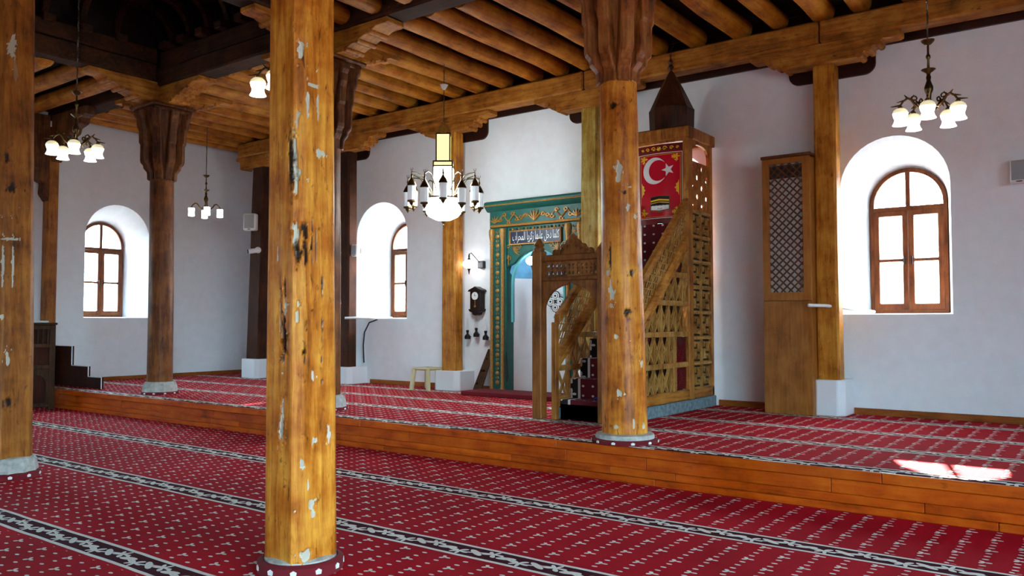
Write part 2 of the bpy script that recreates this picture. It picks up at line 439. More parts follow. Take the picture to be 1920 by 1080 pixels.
for side in ('front', 'left', 'right', 'back'):
    fn = WALLF[side]; a, b = EXT[side]
    mb = MB(); holes = []
    for w in WIN[side]: holes.append(archloop(w[0], w[1], w[2], w[3], w[4]))
    extra = [[(-8.29, P - .1), (-7.07, P - .1), (-7.07, 2.9), (-8.29, 2.9)]] if side == 'front' else []
    outer = [(a, -.1), (b, -.1), (b, 6.0), (a, 6.0)]
    mb.plate(outer, holes + extra, fn, 0, .05, 1)
    for w, h in zip(WIN[side], holes):
        f = archloop(w[5], w[6], w[2] + .02, w[7], w[8]); n = len(h)
        mb.add([fn(u, v, 0) for u, v in h] + [fn(u, v, D + .06) for u, v in f],
               [(i, (i+1) % n, n + (i+1) % n, n + i) for i in range(n)])
    if side == 'front':
        mb.add([(-15.2, YQ, -.1), (-15.2, YQ + 1.0, -.1), (XL - .3, YQ + 1.0, -.1), (-15.2, YQ, 6), (-15.2, YQ + 1.0, 6), (XL - .3, YQ + 1.0, 6)], [(0, 1, 4, 3), (1, 2, 5, 4)])
        q = [(-8.4, 11.3, .1), (-6.96, 11.3, .1), (-6.96, 11.3, 3.1), (-8.4, 11.3, 3.1), (-8.4, 12.0, .1), (-6.96, 12.0, .1), (-6.96, 12.0, 3.1), (-8.4, 12.0, 3.1)]
        mb.add(q, [(4, 5, 6, 7), (0, 1, 5, 4), (1, 2, 6, 5), (2, 3, 7, 6), (3, 0, 4, 7)])
    wo = mb.build('wall_' + side, M['plaster'], fix=False); wo['kind'] = 'structure'
    for w in WIN[side]:
        wn += 1
        c, fw, z0, zs, zt, fro = w[5], w[6], w[2] + .02, w[7], w[8], w[9]
        st = struct('window_%d' % wn, fn(c, z0, D))
        lo = archloop(c, fw, z0, zs, zt); t = .055
        li = archloop(c, fw - 2*t, z0 + t, zs, zt - t)
        m1 = MB().plate(lo, [li], fn, D, D + .07)
        zr = zs - .10                                          # transom
        m1.prism([(c - fw/2 + t, zr), (c + fw/2 - t, zr), (c + fw/2 - t, zr + .07), (c - fw/2 + t, zr + .07)], fn, D + .005, D + .065)
        m1.prism([(c - .03, zr + .07), (c + .03, zr + .07), (c + .03, zt - t*.8), (c - .03, zt - t*.8)], fn, D + .01, D + .06)
        m1.build('frame', M['frame'], st, bevel=.006)
        for s in (-1, 1):
            x0, x1 = sorted((c + s*.001, c + s*(fw/2 - t + .008)))
            za, zb = z0 + t - .012, zr + .012; q = .07
            zm = (za + zb)/2
            m2 = MB().plate([(x0, za), (x1, za), (x1, zb), (x0, zb)],
                            [[(x0+q, za+q*1.2), (x1-q, za+q*1.2), (x1-q, zm-.02), (x0+q, zm-.02)], [(x0+q, zm+.02), (x1-q, zm+.02), (x1-q, zb-q), (x0+q, zb-q)]], fn, D - .012, D + .05)
            sa = m2.build('sash', M['frame'], st, bevel=.006)
            for (pa, pb) in ((za+q*1.2, zm-.02), (zm+.02, zb-q)):
                MB().prism([(x0+q, pa), (x1-q, pa), (x1-q, pb), (x0+q, pb)], fn, D + .018, D + .026).build('pane', M['frosted'] if fro else M['glass'], sa)
            hx = c + s*.045
            MB().tube([fn(hx, zm - .06, D - .03), fn(hx, zm + .05, D - .035)], .012, 8).tube([fn(hx, zm + .03, D - .035), fn(hx, zm + .03, D)], .014, 8).build('handle', M['iron'], sa, smooth=True)
            arc = [(u, v) for u, v in archloop(c, fw - 2*t, zr + .07, zs, zt - t, 24)[2:] if (u - c)*s > .03]
            base = [(c + s*(fw/2 - t), zr + .07), (c + s*.03, zr + .07)]
            pts = (arc + [base[1], base[0]]) if s > 0 else (arc + [base[0], base[1]])
            MB().prism(pts, fn, D + .03, D + .036).build('pane', M['frosted'] if (fro and wn == 2) else M['glass'], st)
        pl = bpy.data.lights.new('daylight', 'AREA'); pl.shape = 'RECTANGLE'; pl.size = fw; pl.size_y = zt - z0; pl.cycles.is_portal = True
        po = bpy.data.objects.new('daylight', pl); COL.objects.link(po)
        cen = Vector(fn(c, (z0 + zt)/2, D + .12)); inn = Vector(fn(c, (z0 + zt)/2, 0)) - cen
        po.location = cen; po.rotation_euler = inn.to_track_quat('-Z', 'Z').to_euler()

ce = struct('ceiling', (0, 0, 0))
# boards above the logs; the lantern bay is open to its own tall roof
LX0, LX1, LY0, LY1 = -12.9, -8.6, 3.6, 7.4
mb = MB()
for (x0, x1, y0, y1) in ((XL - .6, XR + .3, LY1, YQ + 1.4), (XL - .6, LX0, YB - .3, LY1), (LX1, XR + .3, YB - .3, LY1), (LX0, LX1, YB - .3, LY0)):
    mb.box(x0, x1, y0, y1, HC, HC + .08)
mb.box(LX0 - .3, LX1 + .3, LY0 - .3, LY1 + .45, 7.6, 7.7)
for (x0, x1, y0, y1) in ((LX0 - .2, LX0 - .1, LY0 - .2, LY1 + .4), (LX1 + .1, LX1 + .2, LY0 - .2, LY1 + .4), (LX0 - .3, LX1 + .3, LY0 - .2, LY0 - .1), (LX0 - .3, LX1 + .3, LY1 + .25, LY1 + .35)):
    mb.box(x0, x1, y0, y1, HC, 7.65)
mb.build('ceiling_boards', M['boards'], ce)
def log(p, q, r, mat):
    p, q = Vector(p), Vector(q); L = (q - p).length; d = (q - p).normalized()
    n = 9; pts = []; rs = []; sd = random.random()*50
    a = Vector((-d.y, d.x, 0))
    for i in range(n):
        t = i/(n - 1); off = noise.noise((sd, t*2.2, 0))*.035
        pts.append(p + d*L*t + a*off + Vector((0, 0, noise.noise((sd, 9, t*2))*.012))); rs.append(r*(1 + .10*noise.noise((sd, t*3, 5)) + .06*(t - .5)))
    e = q + d*.05; pts.append(e); rs.append(r*.82); pts.append(e + d*.02); rs.append(r*.5)
    return MB().tube(pts, rs, 14).build('log', mat, ce, smooth=True, angle=60)
LOGX = [-16.3, -15.75, -15.2, -14.65, -14.1, -13.55, -13.0, -12.45, -11.92, -11.39, -10.82, -10.31, -9.78, -9.24, -8.73, -8.18, -7.58, -7.03, -6.52, -5.96, -5.36, -4.74, -4.12, -3.58, -3.0, -2.48, -1.9, -1.3, -.75, -.2, .35, .9, 1.45, 2.0]
for x in LOGX: log((x, 7.72, 5.62), (x + random.uniform(-.04, .04), 10.93 if x > -15.4 else 12.2, 5.615), .132 + random.uniform(-.012, .02), M['log'])
for y in (6.9, 6.3, 5.7, 5.1, 4.5, 3.9, 3.3, 2.7): log((XL + .1, y, 5.62), (-13.12, y + random.uniform(-.05, .05), 5.62), .14 + random.uniform(-.01, .02), M['logx'])
for x in [-8.2 + .58*k for k in range(12)]: log((x, 3.2, 5.66), (x, 7.3, 5.66), .13, M['log'])
def beam(x0, x1, y0, y1, z0, z1, mat, bev=.025):
    return MB().box(x0, x1, y0, y1, z0, z1).build('beam', mat, ce, bevel=bev)
for a, b in ((-15.5, -12.12), (-12.1, -6.6), (-6.58, -3.02), (-3.0, XR)): beam(a, b, 10.78, 11.06, 5.17, 5.475, M['beamx'])
for a, b in ((XL, -12.98), (-12.95, -8.77), (-8.75, -4.02), (-4.0, XR)): beam(a, b, 7.34, 7.7, 5.5, 5.78, M['beamshaded'])
beam(-13.12, -12.78, YB, 7.32, 5.57, 5.86, M['beamshaded']); beam(-8.92, -8.58, YB, 7.32, 5.57, 5.86, M['beamshaded'])
beam(-12.76, -8.94, 3.4, 3.74, 5.57, 5.86, M['beamshaded'])
# lantern tiers
beam(-12.78, -8.92, 7.36, 7.66, 5.80, 6.07, M['beamshaded']); beam(-13.1, -12.8, 3.5, 7.34, 5.88, 6.13, M['beamshaded'])
def console(px, py, dx, dy):
    pts = []
    for i in range(9):
        t = i/8; pts.append(Vector((px + dx*(.55*t*t - .05), py + dy*(.55*t*t - .05), 6.12 + .6*math.sin(t*PI/2))))
    m = MB(); w = .1
    for i in range(8): m.bar(pts[i], pts[i+1], .1, .11)
    s = Vector((-dy, dx, 0)).normalized()
    c = Vector((px, py, 6.12)); m.box(c.x - .09 - abs(dx)*.08, c.x + .09 + abs(dx)*.08, c.y - .09 - abs(dy)*.08, c.y + .09 + abs(dy)*.08, 6.07, 6.19)
    m.build('bracket', M['beamshaded'], ce, bevel=.01)
for k in range(8): console(-12.55 + k*.52, 7.42, 0, -1)
for k in range(6): console(-12.9, 3.9 + k*.56, 1, 0)
beam(-12.8, -8.9, 6.75, 6.95, 6.7, 6.95, M['beamshaded']); beam(-12.3, -12.1, 3.6, 6.8, 6.7, 6.95, M['beamshaded'])
for k in range(9): MB().box(-12.4 + k*.42, -12.4 + k*.42 + .37, 3.8, 6.9, 7.2, 7.25).build('plank', M['boards'], ce)

def bolsterprof(L, h, lip=.08, flat=.42, n=3):
    """outline (u, v): top edge at v = 0, scalloped underside"""
    half = [(L, 0), (L, -lip*.75), (L - .04, -lip)]
    u0, u1 = L - .2, flat; st = (u0 - u1)/n; dz = (h - lip)/n
    for i in range(n):
        a = u0 - i*st; z = -lip - dz*i
        half.append((a, z))
        for k in range(1, 6):
            t = PI/2*k/5; half.append((a - st*.75*math.sin(t)*1.0, z - dz*(1 - math.cos(t))*.4 - .035*math.sin(2*t)))
        half.append((a - st*.85, z - dz))
    half.append((flat*.6, -h))
    return half + [(-u, v) for u, v in half[::-1]]
def bolster(c, z, L, h, w, axis, mat):
    pr = bolsterprof(L, h)
    if axis == 'X': fn = lambda u, v, k: (c[0] + u, c[1] + k, z + v)
    else: fn = lambda u, v, k: (c[0] + k, c[1] + u, z + v)
    m = MB().prism(pr, fn, -w/2, w/2)
    for sg in (-1, 1):
        for i in range(3):
            u = sg*(L - .2 - (L - .62)/3*(i + .55)); v = -.085 - (h - .08)/3*(i + .55)
            m.tube([fn(u, v, -w/2 - .012), fn(u, v, w/2 + .012)], .042, 10)
    return m.build('bolster', mat, ce, bevel=.008)
for x in (-12.1, -9.42, -6.58, -2.99): bolster((x, 10.92), 5.165, .95, .26, .25, 'X', M['beamx'])
bolster((-14.95, 10.92), 5.165, .62, .26, .25, 'X', M['beamx'])
for (x, y) in ((-12.95, 7.53), (-8.75, 7.53), (-4.0, 7.45)):
    bolster((x, y), 5.495, 1.3, .3, .32, 'X', M['beamx'])
for (x, y) in ((-12.95, 7.5), (-8.75, 7.5), (-8.75, 3.6)): bolster((x, y), 5.565, 1.3, .34, .3, 'Y', M['beamy'])
# dark board along the top of the walls, with rounded lobes behind the bolsters
def lobe(x, hw=.56):
    q = .14; o = []
    for cx, s in ((x - hw + q, -1), (x + hw - q, 1)):
        for k in range(7):
            t = PI + PI/2*k/6 if s < 0 else 1.5*PI + PI/2*k/6
            o.append((cx + q*math.cos(t), 4.80 + q + q*math.sin(t)))
    return [(x - hw, 5.14)] + o + [(x + hw, 5.14)]
tr = MB().box(-15.2, XR, YQ - .045, YQ, 5.14, 5.76).build('trim_1', M['board']); tr['kind'] = 'structure'
for x in (-12.42, -9.42, -6.58, -2.99): MB().prism(lobe(x), FXZ(YQ - .045), 0, .045).build('panel', M['board'], tr)
tr2 = MB().box(XL, XL + .05, YB, YQ + 1, 5.67, 5.78).build('trim_2', M['board']); tr2['kind'] = 'structure'
bb = struct('baseboard_front')
for a, b in ((-15.0, -12.3), (-11.8, -9.75), (-9.16, -8.64), (-6.74, -5.9), (-4.62, -3.78), (-2.77, XR)):
    MB().box(a, b, YQ - .025, YQ, P, P + .085).build('board', M['skirt'], bb, bevel=.004)
b2 = MB().box(XL, XL + .025, 7.7, YQ + .98, P, P + .075).build('baseboard_left', M['skirty'], bevel=.004); b2['kind'] = 'structure'

# ------------------------------------------------------------------ columns
def column(x, y, z0, rb, rt, ztop, lean, shape, mat, label, marks=(), base='plaster', capital=True, capmat='capital', zcap=3.95, rotc=0, collar_lift=0):
    t = thing('wooden_column', (x, y, z0), label, 'column', kind='thing')
    n, rows = (120, 420) if marks else (40, 70)
    me_v = []; fs = []; wear = []; crk = []
    sd = x*3.7
    for j in range(rows + 1):
        tz = j/rows; z = z0 + .03 + (ztop - z0 - .03)*tz
        r0 = rb + (rt - rb)*tz
        for k in range(n):
            a = 2*PI*k/n; r = r0
            if shape == 'octagon':                     # square section with wide chamfers
                ca, sa = abs(math.cos(a - rotc)), abs(math.sin(a - rotc))
                r = min(r0*.93/max(ca, sa, 1e-4), r0*1.58/(ca + sa + 1e-4))
            r *= 1 + .035*noise.noise((math.cos(a)*1.2 + sd, math.sin(a)*1.2, z*.7)) + .018*noise.noise((math.cos(a)*4 + sd, math.sin(a)*4, z*1.1))
            w = c = 0.0
            for (ma, mz, hw, hh, dep, kind) in marks:
                da = ((a - ma + PI) % (2*PI) - PI)*r0
                nn = noise.noise((da*40, z*14, mz*5)) + .8*noise.noise((da*95, z*40, mz*3))
                e = math.hypot(da/hw*(1 + .75*nn), (z - mz)/hh*(1 + .6*nn))
                if e < 1.3:
                    g = max(0, min(1, (1.15 - e)/.45))
                    r -= dep*g
                    if kind == 'w': w = max(w, g)
                    else: c = max(c, g)
            me_v.append((x + lean*tz + r*math.cos(a), y + r*math.sin(a), z)); wear.append(w); crk.append(c)
    for j in range(rows):
        for k in range(n):
            k2 = (k+1) % n; fs.append((j*n+k, j*n+k2, (j+1)*n+k2, (j+1)*n+k))
    m = MB().add(me_v, fs); sh = m.build('shaft', mat, t, smooth=True, angle=14 if shape == 'octagon' else 60, fix=False)
    if marks:
        for nm, arr in (('wear', wear), ('crack', crk)):
            at = sh.data.attributes.new(nm, 'FLOAT', 'POINT'); at.data.foreach_set('value', arr)
    if base == 'plaster':
        fb = 1.08 if shape == 'octagon' else 1.22
        MB().lathe((x, y, z0), [(rb*1.05*fb, 0), (rb*1.07*fb, .05), (rb*1.05*fb, .085), (rb*.9, .10)], 28).build('stone_base', M['stone'], t, smooth=True)
    elif base == 'stone':
        b = MB(); pr = [(rb*1.38, 0), (rb*1.36, .1), (rb*1.22, .2), (rb*.8, .215)]
        b.lathe((x, y, z0), pr, 12, .2).build('stone_base', M['stone'], t, bevel=.012)
    kc = 1.36 if shape == 'octagon' and base != 'stone' else 1.48
    cm = MB().lathe((x, y, z0), [(rb*kc, 0), (rb*(kc + .01), .03 + collar_lift), (rb*(kc - .16), .045 + collar_lift), (rb*.95, .02)], 30, cap=False)
    cl = cm.build('carpet_collar', M['collar'], t, smooth=True)
    dm = MB()
    for k in range(11):
        a = 2*PI*k/11 + .3; rr = rb*(kc + .005)
        d = Vector((math.cos(a), math.sin(a), 0)); s = Vector((-d.y, d.x, 0)); c = Vector((x, y, z0 + .022 + collar_lift*.5)) + d*rr
        hh = .012 + collar_lift*.12
        dm.prism([(u*.02, v*hh) for u, v in ((-.8, -1), (.8, -1), (1, .4), (0, 1.1), (-1, .4))], lambda u, v, w: c + s*u + Vector((0, 0, v)) + d*w, -.002, .004)
    tag(dm.build('white_dots', M['cloth'], cl), None, kind='stuff')
    if capital:
        cx = x + lean*(zcap - z0)/(ztop - z0); zc = zcap
        m = MB().lathe((cx, y, zc), [(rt*1.01, -.02), (rt*1.1, .3), (.245, .62), (.30, .9), (.34, 1.17)], 16, PI/16)
        cp = m.build('capital', M[capmat], t, smooth=True, angle=50)
        prof = [(rt*.7, 0), (rt*1.05, 0), (rt*1.08, .13), (.235, .17), (.255, .2), (.262, .255), (.295, .285), (.305, .34), (.305, .60), (.325, .64), (.33, .84), (.36, .92), (.365, 1.02), (.40, 1.08), (.41, 1.16), (.2, 1.16)]
        for k in range(8):
            a = k*PI/4; f = 1.0 if k % 2 == 0 else 1.14
            d = Vector((math.cos(a), math.sin(a), 0)); s = Vector((-d.y, d.x, 0)); c = Vector((cx, y, zc))
            MB().prism([(u*f, v) for u, v in prof], lambda u, v, w: c + d*u + Vector((0, 0, v)) + s*w, -.068, .068).build('rib', M[capmat], cp, bevel=.015)
        h = .34
        MB().box(cx - h, cx + h, y - h, y + h, zc + 1.14, zc + 1.2).box(cx - h - .05, cx + h + .05, y - h - .05, y + h + .05, zc + 1.2, zc + 1.25).build('abacus', M['capital'], t, bevel=.015)
    return t
MARKS_FRONT = [  # angle, height, half width, half height, depth, filler (w) or dark crack (c)
  (-0.726, 3.262, 0.0166, 0.0730, 0.0120, 'w'),
  (-0.910, 2.585, 0.0165, 0.1484, 0.0140, 'w'),
  (-0.819, 2.479, 0.0297, 0.0264, 0.0120, 'w'),
  (-0.844, 2.402, 0.0132, 0.0725, 0.0140, 'w'),
  (-0.510, 2.923, 0.0100, 0.1195, 0.0060, 'w'),
  (-0.064, 2.923, 0.0084, 0.1109, 0.0060, 'w'),
  (-0.320, 3.047, 0.0501, 0.0134, 0.0080, 'w'),
  (-0.834, 2.811, 0.0099, 0.0661, 0.0100, 'w'),
  (-0.871, 2.082, 0.0164, 0.0985, 0.0160, 'w'),
  (-0.823, 1.973, 0.0197, 0.0591, 0.0140, 'c'),
  (-0.588, 2.116, 0.0165, 0.0659, 0.0140, 'c'),
  (-0.568, 1.974, 0.0132, 0.0724, 0.0140, 'c'),
  (-0.336, 2.043, 0.0053, 0.1985, 0.0080, 'c'),
  (-0.143, 2.045, 0.0053, 0.1331, 0.0060, 'c'),
  (0.131, 1.563, 0.0054, 0.2677, 0.0060, 'c'),
  (-1.279, 1.635, 0.0164, 0.0787, 0.0180, 'w'),
  (-1.305, 1.760, 0.0099, 0.0591, 0.0120, 'c'),
  (-1.361, 1.514, 0.0197, 0.1149, 0.0200, 'c'),
  (-1.317, 1.399, 0.0295, 0.0590, 0.0220, 'c'),
  (-1.505, 1.596, 0.0099, 0.1318, 0.0140, 'c'),
  (-0.780, 1.668, 0.0098, 0.0229, 0.0100, 'w'),
  (-0.805, 1.589, 0.0098, 0.0393, 0.0100, 'w'),
  (-1.366, 1.327, 0.0164, 0.0328, 0.0140, 'w'),
  (-1.432, 0.910, 0.0229, 0.0785, 0.0160, 'w'),
  (-1.381, 1.001, 0.0098, 0.0719, 0.0120, 'w'),
  (-0.182, 0.814, 0.0197, 0.0197, 0.0100, 'w'),
  (0.426, 0.840, 0.0084, 0.0808, 0.0080, 'w'),
  (-0.664, 0.692, 0.0130, 0.0455, 0.0100, 'w'),
  (-0.321, 0.437, 0.0261, 0.0327, 0.0060, 'w'),
  (-0.288, 0.372, 0.0131, 0.0327, 0.0060, 'w'),
  (-0.554, 0.122, 0.0324, 0.0454, 0.0120, 'w'),
  (-1.379, 1.236, 0.0098, 0.0164, 0.0080, 'w'),
  (-1.710, 1.962, 0.0066, 0.0465, 0.0080, 'w'),
  (-0.281, 1.218, 0.0132, 0.0461, 0.0080, 'w'),
  (0.068, 2.623, 0.0337, 0.0269, 0.0080, 'w'),
  (-1.042, 2.552, 0.0198, 0.1979, 0.0080, 'c'),
  (-0.445, 0.553, 0.0065, 0.0391, 0.0060, 'w'),
  (-0.557, 1.432, 0.0049, 0.1966, 0.0060, 'c'),
]
MARKS_L = [
  (-.35, 4.35, .03, .12, .01, 'w'), (-.5, 3.2, .02, .05, .01, 'c'), (-.2, 2.1, .012, .28, .006, 'w'), (-.62, 2.1, .012, .28, .006, 'w'), (-.4, 2.38, .09, .015, .006, 'w'), (-.4, 1.2, .02, .08, .01, 'w'), (-.3, .75, .04, .05, .01, 'c'), (-.6, 1.6, .02, .03, .008, 'w'), (-.25, 2.9, .04, .05, .008, 'c')]
MARKS_R = [
  (-1.133, 3.047, 0.0319, 0.1169, 0.0120, 'w'),
  (-0.694, 2.690, 0.0212, 0.0318, 0.0080, 'w'),
  (-1.606, 1.847, 0.0318, 0.0849, 0.0100, 'w'),
  (-1.639, 1.714, 0.0265, 0.0265, 0.0100, 'w'),
  (-1.818, 2.046, 0.0267, 0.0320, 0.0100, 'w'),
  (-0.551, 2.037, 0.0265, 0.0371, 0.0120, 'c'),
  (-0.851, 1.655, 0.0316, 0.0316, 0.0140, 'c'),
  (-0.876, 1.655, 0.0132, 0.0132, 0.0040, 'w'),
  (-1.375, 1.408, 0.0264, 0.0264, 0.0120, 'w'),
  (-0.072, 1.136, 0.0212, 0.0372, 0.0100, 'w'),
  (-1.264, 0.851, 0.0368, 0.0315, 0.0120, 'w'),
  (-1.424, 0.520, 0.0210, 0.0210, 0.0080, 'w'),
  (-0.061, 0.524, 0.0212, 0.0318, 0.0100, 'w'),
  (-0.653, 0.549, 0.0131, 0.0525, 0.0060, 'w'),
  (-0.206, 2.611, 0.0267, 0.0267, 0.0080, 'w'),
  (-0.868, 2.843, 0.0212, 0.0212, 0.0080, 'c'),
  (-0.522, 2.900, 0.0213, 0.0106, 0.0060, 'w'),
  (-1.654, 2.209, 0.0133, 0.1490, 0.0080, 'c'),
  (-1.315, 3.732, 0.0374, 0.0320, 0.0100, 'c'),
  (0.475, 0.394, 0.0161, 0.0535, 0.0080, 'w'),
]
column(-4.18, 3.41, 0, .194, .166, 5.6, -.06, 'octagon', M['column'], 'large faceted honey-coloured column nearest on the lower carpet, with white chips and black cracks', MARKS_FRONT, 'plaster', False, collar_lift=.035)
column(-9.0, 3.63, 0, .208, .182, 5.6, -.16, 'octagon', M['column_dark'], 'thick brown column cut by the left edge, on a grey stone base', MARKS_L, 'stone', False, collar_lift=.02)
column(-12.95, 7.57, P, .205, .19, 4.4, -.06, 'round', M['column_shaded'], 'slender dark brown round column on the platform in front of the left arched window', (), 'stone', True, 'capital', 3.95)
column(-8.77, 7.55, P, .21, .195, 4.4, -.03, 'round', M['column_shaded'], 'brown round column mostly hidden behind the large faceted column, on the platform edge', (), 'stone', True, 'capital', 3.95)
column(-4.0, 7.33, P, .226, .182, 4.4, -.06, 'round', M['column'], 'honey-coloured round column with pale knots on the platform edge in front of the pulpit', MARKS_R, 'plaster', True, 'capital_light', 3.98)

# ------------------------------------------------------------------ posts along the walls
def post(x, y, w, z1, mat, label, zp=.8, pw=.4, pd=.36, plx=0, depth=.24, lean=0):
    t = thing('wall_post', (x, y, P), label, 'post', kind='thing')
    z = [P + .3, 2, 3.3, z1]; m = MB(); vs = []; fs = []
    for i in range(13):
        tz = i/12; zz = P + .2 + (z1 - P - .2)*tz; o = noise.noise((x, zz*.6, 3))*.02 + lean*(1 - tz)
        ww = w*(1.06 - .08*tz)/2
        for (a, b) in ((-1, -1), (1, -1), (1, 1), (-1, 1)): vs.append((x + a*ww + o, y + b*depth/2, zz))
    for i in range(12):
        for k in range(4): k2 = (k+1) % 4; fs.append((i*4+k, i*4+k2, (i+1)*4+k2, (i+1)*4+k))
    fs += [(3, 2, 1, 0), (48, 49, 50, 51)]
    m.add(vs, fs).build('shaft', mat, t, bevel=.03)
    px = x + plx
    o = [(px - pw/2, y - pd/2 + .08), (px - pw/2 + .08, y - pd/2), (px + pw/2 - .08, y - pd/2), (px + pw/2, y - pd/2 + .08), (px + pw/2, YQ), (px - pw/2, YQ)]
    MB().prism(o, lambda u, v, w: (u, v, w), P, zp).build('plinth', M['plinth'], t, bevel=.012)
    return t
post(-2.99, 11.0, .28, 4.93, M['post'], 'light wooden wall post beside the tall lattice cabinet, on a white plinth', .81, .42)
post(-6.56, 11.0, .30, 4.95, M['post_green'], 'greenish weathered wall post standing behind the pulpit gate, right of the green niche', .8, .42)
post(-9.43, 11.0, .31, 4.93, M['post'], 'weathered wall post between the clock and the middle window, on a white plinth', .70, .58, .36, -.03)
post(-12.15, 11.0, .28, 4.95, M['post_dark'], 'dark wall post left of the middle window, half hidden by a column', .68, .52, .36, .0)
post(-14.87, 11.02, .40, 5.0, M['post_dark'], 'very dark broad wall post in the far left corner, behind the white loudspeaker', .76, .6, .5, -.14, .3, -.16)
lp = thing('wall_post', (-16.42, 7.3, 0), 'brown wall post against the left wall with a jagged carved bracket on top', 'post', kind='thing')
MB().box(-16.55, -16.33, 7.2, 7.4, 0, 5.3).build('shaft', M['column_dark'], lp, bevel=.02)
pr = [(0, 5.5), (-.75, 5.5), (-.72, 5.2), (-.6, 5.12), (-.58, 4.95), (-.45, 4.86), (-.47, 4.72), (-.34, 4.64), (-.36, 4.48), (-.22, 4.42), (-.24, 4.25), (-.1, 4.2), (-.12, 4.0), (0, 3.85)]
MB().prism([(7.2 + u*.85, v) for u, v in pr], FYZ(-16.55), 0, .26).build('bracket', M['capital'], lp, bevel=.015)
MB().prism([(u*1.0, v) for u, v in ((0, 5.5), (1.3, 5.5), (1.28, 5.36), (1.1, 5.3), (1.05, 5.2), (.8, 5.15), (.75, 5.05), (.5, 5.0), (.45, 4.9), (.1, 4.7), (0, 4.6))], lambda u, v, w: (-16.25 + u, 7.2 + w, v), 0, .2).build('bracket', M['capital'], lp, bevel=.015)
#PART2#
# ------------------------------------------------------------------ carved wooden pulpit (minbar)
mn = thing('pulpit', (-5.2, 9.8, P), 'tall carved wooden pulpit with lattice sides, carpeted steps and a dark pointed spire', 'pulpit')
XRF, XLF = -4.66, -5.62          # flank planes (outer faces)
YF, YC, YE = 8.42, 10.36, 11.22  # front, pavilion corner, end
# --- gate
gt = MB()
gt.box(-5.87, -5.73, 8.36, 8.5, P, 2.44); gtp = gt.build('gate_post', M['gatewood'], mn, bevel=.012)
MB().lathe((-5.80, 8.43, 2.44), [(.07, 0), (.075, .03), (.05, .05), (.068, .08), (.045, .12), (.012, .16)], 12).build('finial', M['gatewood'], gtp, smooth=True)
MB().box(-4.93, -4.79, 8.36, 8.5, P, 2.44).build('gate_post', M['gatewood'], mn, bevel=.012)
MB().box(-5.74, -4.92, 8.37, 8.49, 2.30, 2.38).build('lintel', M['gatewood'], mn, bevel=.012)
MB().box(-5.73, -4.93, 8.38, 8.48, 2.06, 2.11).build('lintel', M['gatewood'], mn, bevel=.008)
holes = []
for i in range(12):
    x = -5.67 + i*.0615
    if i % 3 == 1:
        holes += [[(x, 2.235), (x + .042, 2.235), (x + .021, 2.285)], [(x, 2.14), (x + .042, 2.14), (x + .021, 2.19)]]
    else:
        holes += [circ(x + .02, 2.245, .02, 6), [(x, 2.135), (x + .04, 2.135), (x + .03, 2.175), (x + .008, 2.175)]]
    holes.append(circ(x + .02, 2.206, .012, 6))
MB().plate([(-5.73, 2.11), (-4.93, 2.11), (-4.93, 2.30), (-5.73, 2.30)], holes, FXZ(8.41), 0, .03).build('fretwork', M['gatewood'], mn)
arch = [(-5.73, 2.06), (-5.73, 1.58)]
for i in range(25):
    t = PI - PI*i/24; e = .39
    arch.append((-5.33 + e*math.cos(t), 1.60 + .41*abs(math.sin(t))**.85 + (.03 if i == 12 else 0)))
arch += [(-4.93, 1.58), (-4.93, 2.06)]
MB().prism(arch, FXZ(8.40), 0, .05).build('arch_board', M['gatewood'], mn, bevel=.006)
cr = [(-.30, 0), (-.29, .05), (-.26, .075), (-.22, .06), (-.19, .09), (-.17, .125), (-.12, .13), (-.10, .17), (-.06, .185), (-.04, .225), (0, .26)]
cr = [(-5.30 + u, 2.38 + v) for u, v in cr + [(-u, v) for u, v in cr[::-1][1:]]]
crest = MB().prism(cr, FXZ(8.41), 0, .05).build('crest', M['gatewood'], mn, bevel=.008)
o = MB()
for s in (-1, 1):
    for k in range(3):
        pts = [(-5.30 + s*(.06 + .07*k + .03*math.cos(t*.6)*(1 - t/14)), 8.40, 2.47 - .03*k + .035*math.sin(t*.6)*(1 - t/14)) for t in range(12)]
        o.tube(pts, .007, 5)
o.tube([(-5.30 + .03*math.cos(t*.52), 8.40, 2.53 + .035*math.sin(t*.52)) for t in range(13)], .007, 5)
tag(o.build('carving', M['gatewood'], crest, smooth=True), None, kind='stuff')

# --- sloping balustrades
def zl(y): return 1.08 + .845*(y - 8.45)     # underside rail
def zu(y): return 1.54 + .865*(y - 8.45)     # hand rail
def slantfret(x0, name):
    """interlaced star fretwork between the sloping rails, one joined lattice"""
    m = MB(); y = 8.52; c = .155
    sl = .855
    def pt(u, v): yy = 8.5 + u; return (x0, yy, zl(yy) + .05 + v*(zu(yy) - zl(yy) - .1))
    n = 9; du = 1.84/n
    for i in range(n):
        u0, u1 = i*du, (i+1)*du; um = (u0 + u1)/2
        m.bar(pt(u0, 0), pt(u0, 1), .018, .016, (1, 0, 0))
        for k in range(2):
            v0, v1 = k/2, (k+1)/2; vm = (v0 + v1)/2
            m.bar(pt(u0, v0), pt(u1, v1), .014, .014, (1, 0, 0)); m.bar(pt(u0, v1), pt(u1, v0), .014, .014, (1, 0, 0))
            m.bar(pt(um, v0), pt(u1, vm), .012, .011, (1, 0, 0)); m.bar(pt(u0, vm), pt(um, v1), .012, .011, (1, 0, 0))
            m.bar(pt(u0, vm), pt(um, v0), .012, .011, (1, 0, 0)); m.bar(pt(um, v1), pt(u1, vm), .012, .011, (1, 0, 0))
    for v in (1/2,): m.bar(pt(0, v), pt(1.84, v), .018, .02, (1, 0, 0))
    return tag(m.build(name, M['fret'], mn), None, kind='stuff')
